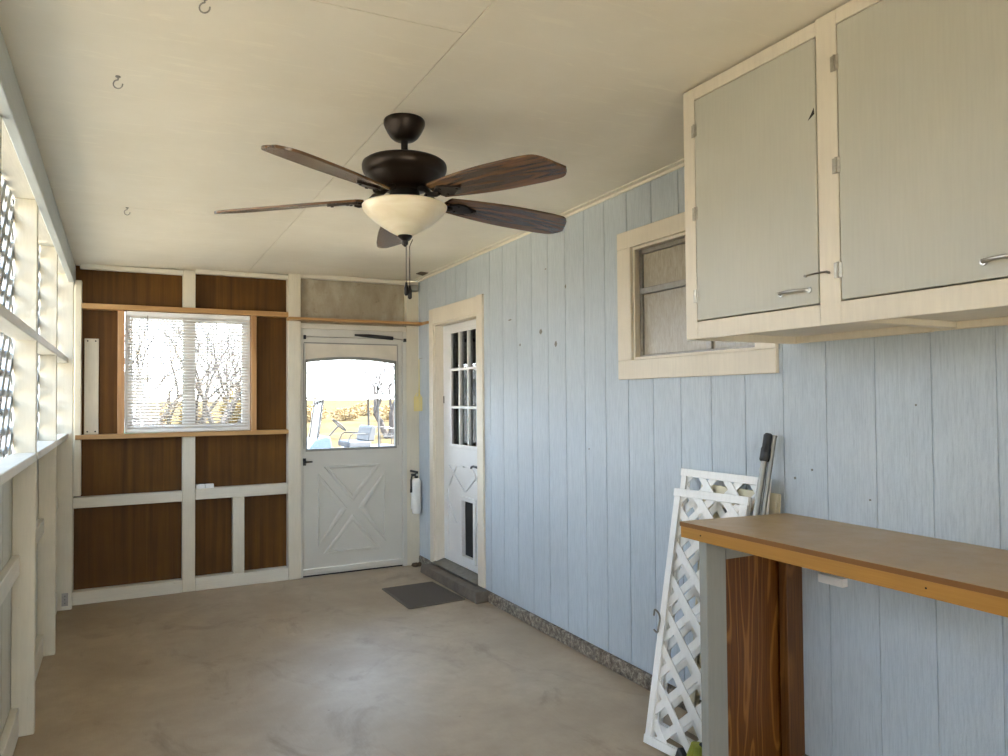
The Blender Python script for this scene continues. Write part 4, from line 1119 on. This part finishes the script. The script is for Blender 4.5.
g2.prism([(X(0.29),zg+0.88),(X(0.30),zg+0.88),(X(0.42),zg+1.72),(X(0.41),zg+1.72)], 'y', Y0_+0.06, Y1_-0.06); mesh('windshield', g2, 'windshield_glass', gc)
g = G(); g.tube([(X(0.50),Y0_+0.3,zg+0.80),(X(0.80),Y0_+0.3,zg+1.12)], 0.018, 8); sw = mesh('steering_column', g, 'cart_metal', gc)
g = G(); pts = []
for k in range(25):
    a = 2*PI*k/24; u = Vector((0.7,0,-0.71)); v = Vector((0,1,0)); pts.append(Vector((X(0.82),Y0_+0.3,zg+1.14)) + u*0.0*0 + (Vector((0.73,0,-0.68))*math.cos(a) + v*math.sin(a))*0.19)
g.tube(pts, 0.014, 8); g.tube([pts[0], pts[12]], 0.01, 6); mesh('steering_wheel', g, 'cart_metal', sw, smooth=True)
for x in (0.42, 1.95):
    for y in (Y0_-0.02, Y1_-0.18):
        g = G(); g.lathe([(0.0,0.0),(0.11,0.02),(0.12,0.0),(0.20,0.0),(0.23,0.03),(0.23,0.17),(0.20,0.20),(0.12,0.20),(0.11,0.18),(0.0,0.2)], (X(x), y, zg+0.23), 24, 'y'); mesh('wheel', g, 'black_rubber', gc, smooth=True)
g = G()
for y in (Y0_+0.06, Y1_-0.06):
    g.tube([(X(1.80),y,zg+1.04),(X(2.28),y,zg+1.04),(X(2.33),y,zg+1.00),(X(2.33),y,zg+0.60)], 0.013, 6); g.tube([(X(1.80),y,zg+0.86),(X(2.33),y,zg+0.86)], 0.010, 6); g.tube([(X(2.05),y,zg+0.62),(X(2.05),y,zg+1.04)], 0.01, 6)
g.tube([(X(2.33),Y0_+0.06,zg+1.0),(X(2.33),Y1_-0.06,zg+1.0)], 0.012, 6); g.tube([(X(2.33),Y0_+0.06,zg+0.86),(X(2.33),Y1_-0.06,zg+0.86)], 0.010, 6)
mesh('rear_rack', g, 'cart_metal', gc)

# ------------------------------------------------------------------ light
W = bpy.data.worlds.new('sky'); SC.world = W; W.use_nodes = True
nt = W.node_tree; nd = nt.nodes; lk = nt.links
bgn = nd['Background']; tc = nd.new('ShaderNodeTexCoord'); sp = nd.new('ShaderNodeSeparateXYZ'); rp = nd.new('ShaderNodeValToRGB')
lk.new(tc.outputs['Generated'], sp.inputs[0]); lk.new(sp.outputs[2], rp.inputs[0]); lk.new(rp.outputs[0], bgn.inputs[0])
e = rp.color_ramp.elements
e[0].position = 0.0; e[0].color = (0.96,0.97,1.0,1); e[1].position = 0.7; e[1].color = (0.44,0.66,1.0,1)
x_ = e.new(0.18); x_.color = (0.76,0.87,1.0,1)
bgn.inputs['Strength'].default_value = SKY = 15.5
sun = bpy.data.lights.new('sun', 'SUN'); sun.energy = 48.0; sun.angle = math.radians(0.6); sun.color = (1.0,0.95,0.88)
so = bpy.data.objects.new('sun', sun); COL.objects.link(so)
# sun stands high over the house side so no direct beam enters through the lattice
sd = Vector((0.50, -0.30, 0.80)).normalized()
so.rotation_euler = sd.to_track_quat('Z', 'Y').to_euler()

# ------------------------------------------------------------------ camera
cam = bpy.data.cameras.new('camera'); co = bpy.data.objects.new('camera', cam); COL.objects.link(co); SC.camera = co
cam.sensor_fit = 'HORIZONTAL'; cam.sensor_width = 36.0; cam.lens = 735.0/1008*36
cam.shift_y = 2.81/1008; cam.shift_x = 0.0
yaw, pit, roll = math.radians(27.4933), math.radians(1.3395), math.radians(-0.4651)
F = Vector((math.sin(yaw)*math.cos(pit), math.cos(yaw)*math.cos(pit), math.sin(pit)))
R0 = Vector((math.cos(yaw), -math.sin(yaw), 0)); U0 = R0.cross(F)
Rr = R0*math.cos(roll) + U0*math.sin(roll); Uu = -R0*math.sin(roll) + U0*math.cos(roll)
m = Matrix(((Rr.x,Uu.x,-F.x,0),(Rr.y,Uu.y,-F.y,0),(Rr.z,Uu.z,-F.z,1.48),(0,0,0,1)))
co.matrix_world = m
cam.clip_start = 0.02; cam.clip_end = 6000

# ------------------------------------------------------------------ render look
SC.view_settings.view_transform = 'Standard'; SC.view_settings.look = 'None'
SC.view_settings.gamma = 1.0; SC.view_settings.use_curve_mapping = False
SC.view_settings.exposure = 0.0
cy = SC.cycles
cy.use_denoising = True
try: cy.denoiser = 'OPENIMAGEDENOISE'; cy.denoising_input_passes = 'RGB_ALBEDO_NORMAL'
except Exception: pass
cy.max_bounces = 14; cy.diffuse_bounces = 10; cy.glossy_bounces = 6; cy.transparent_max_bounces = 16
cy.sample_clamp_indirect = 12.0; cy.caustics_reflective = False; cy.caustics_refractive = False
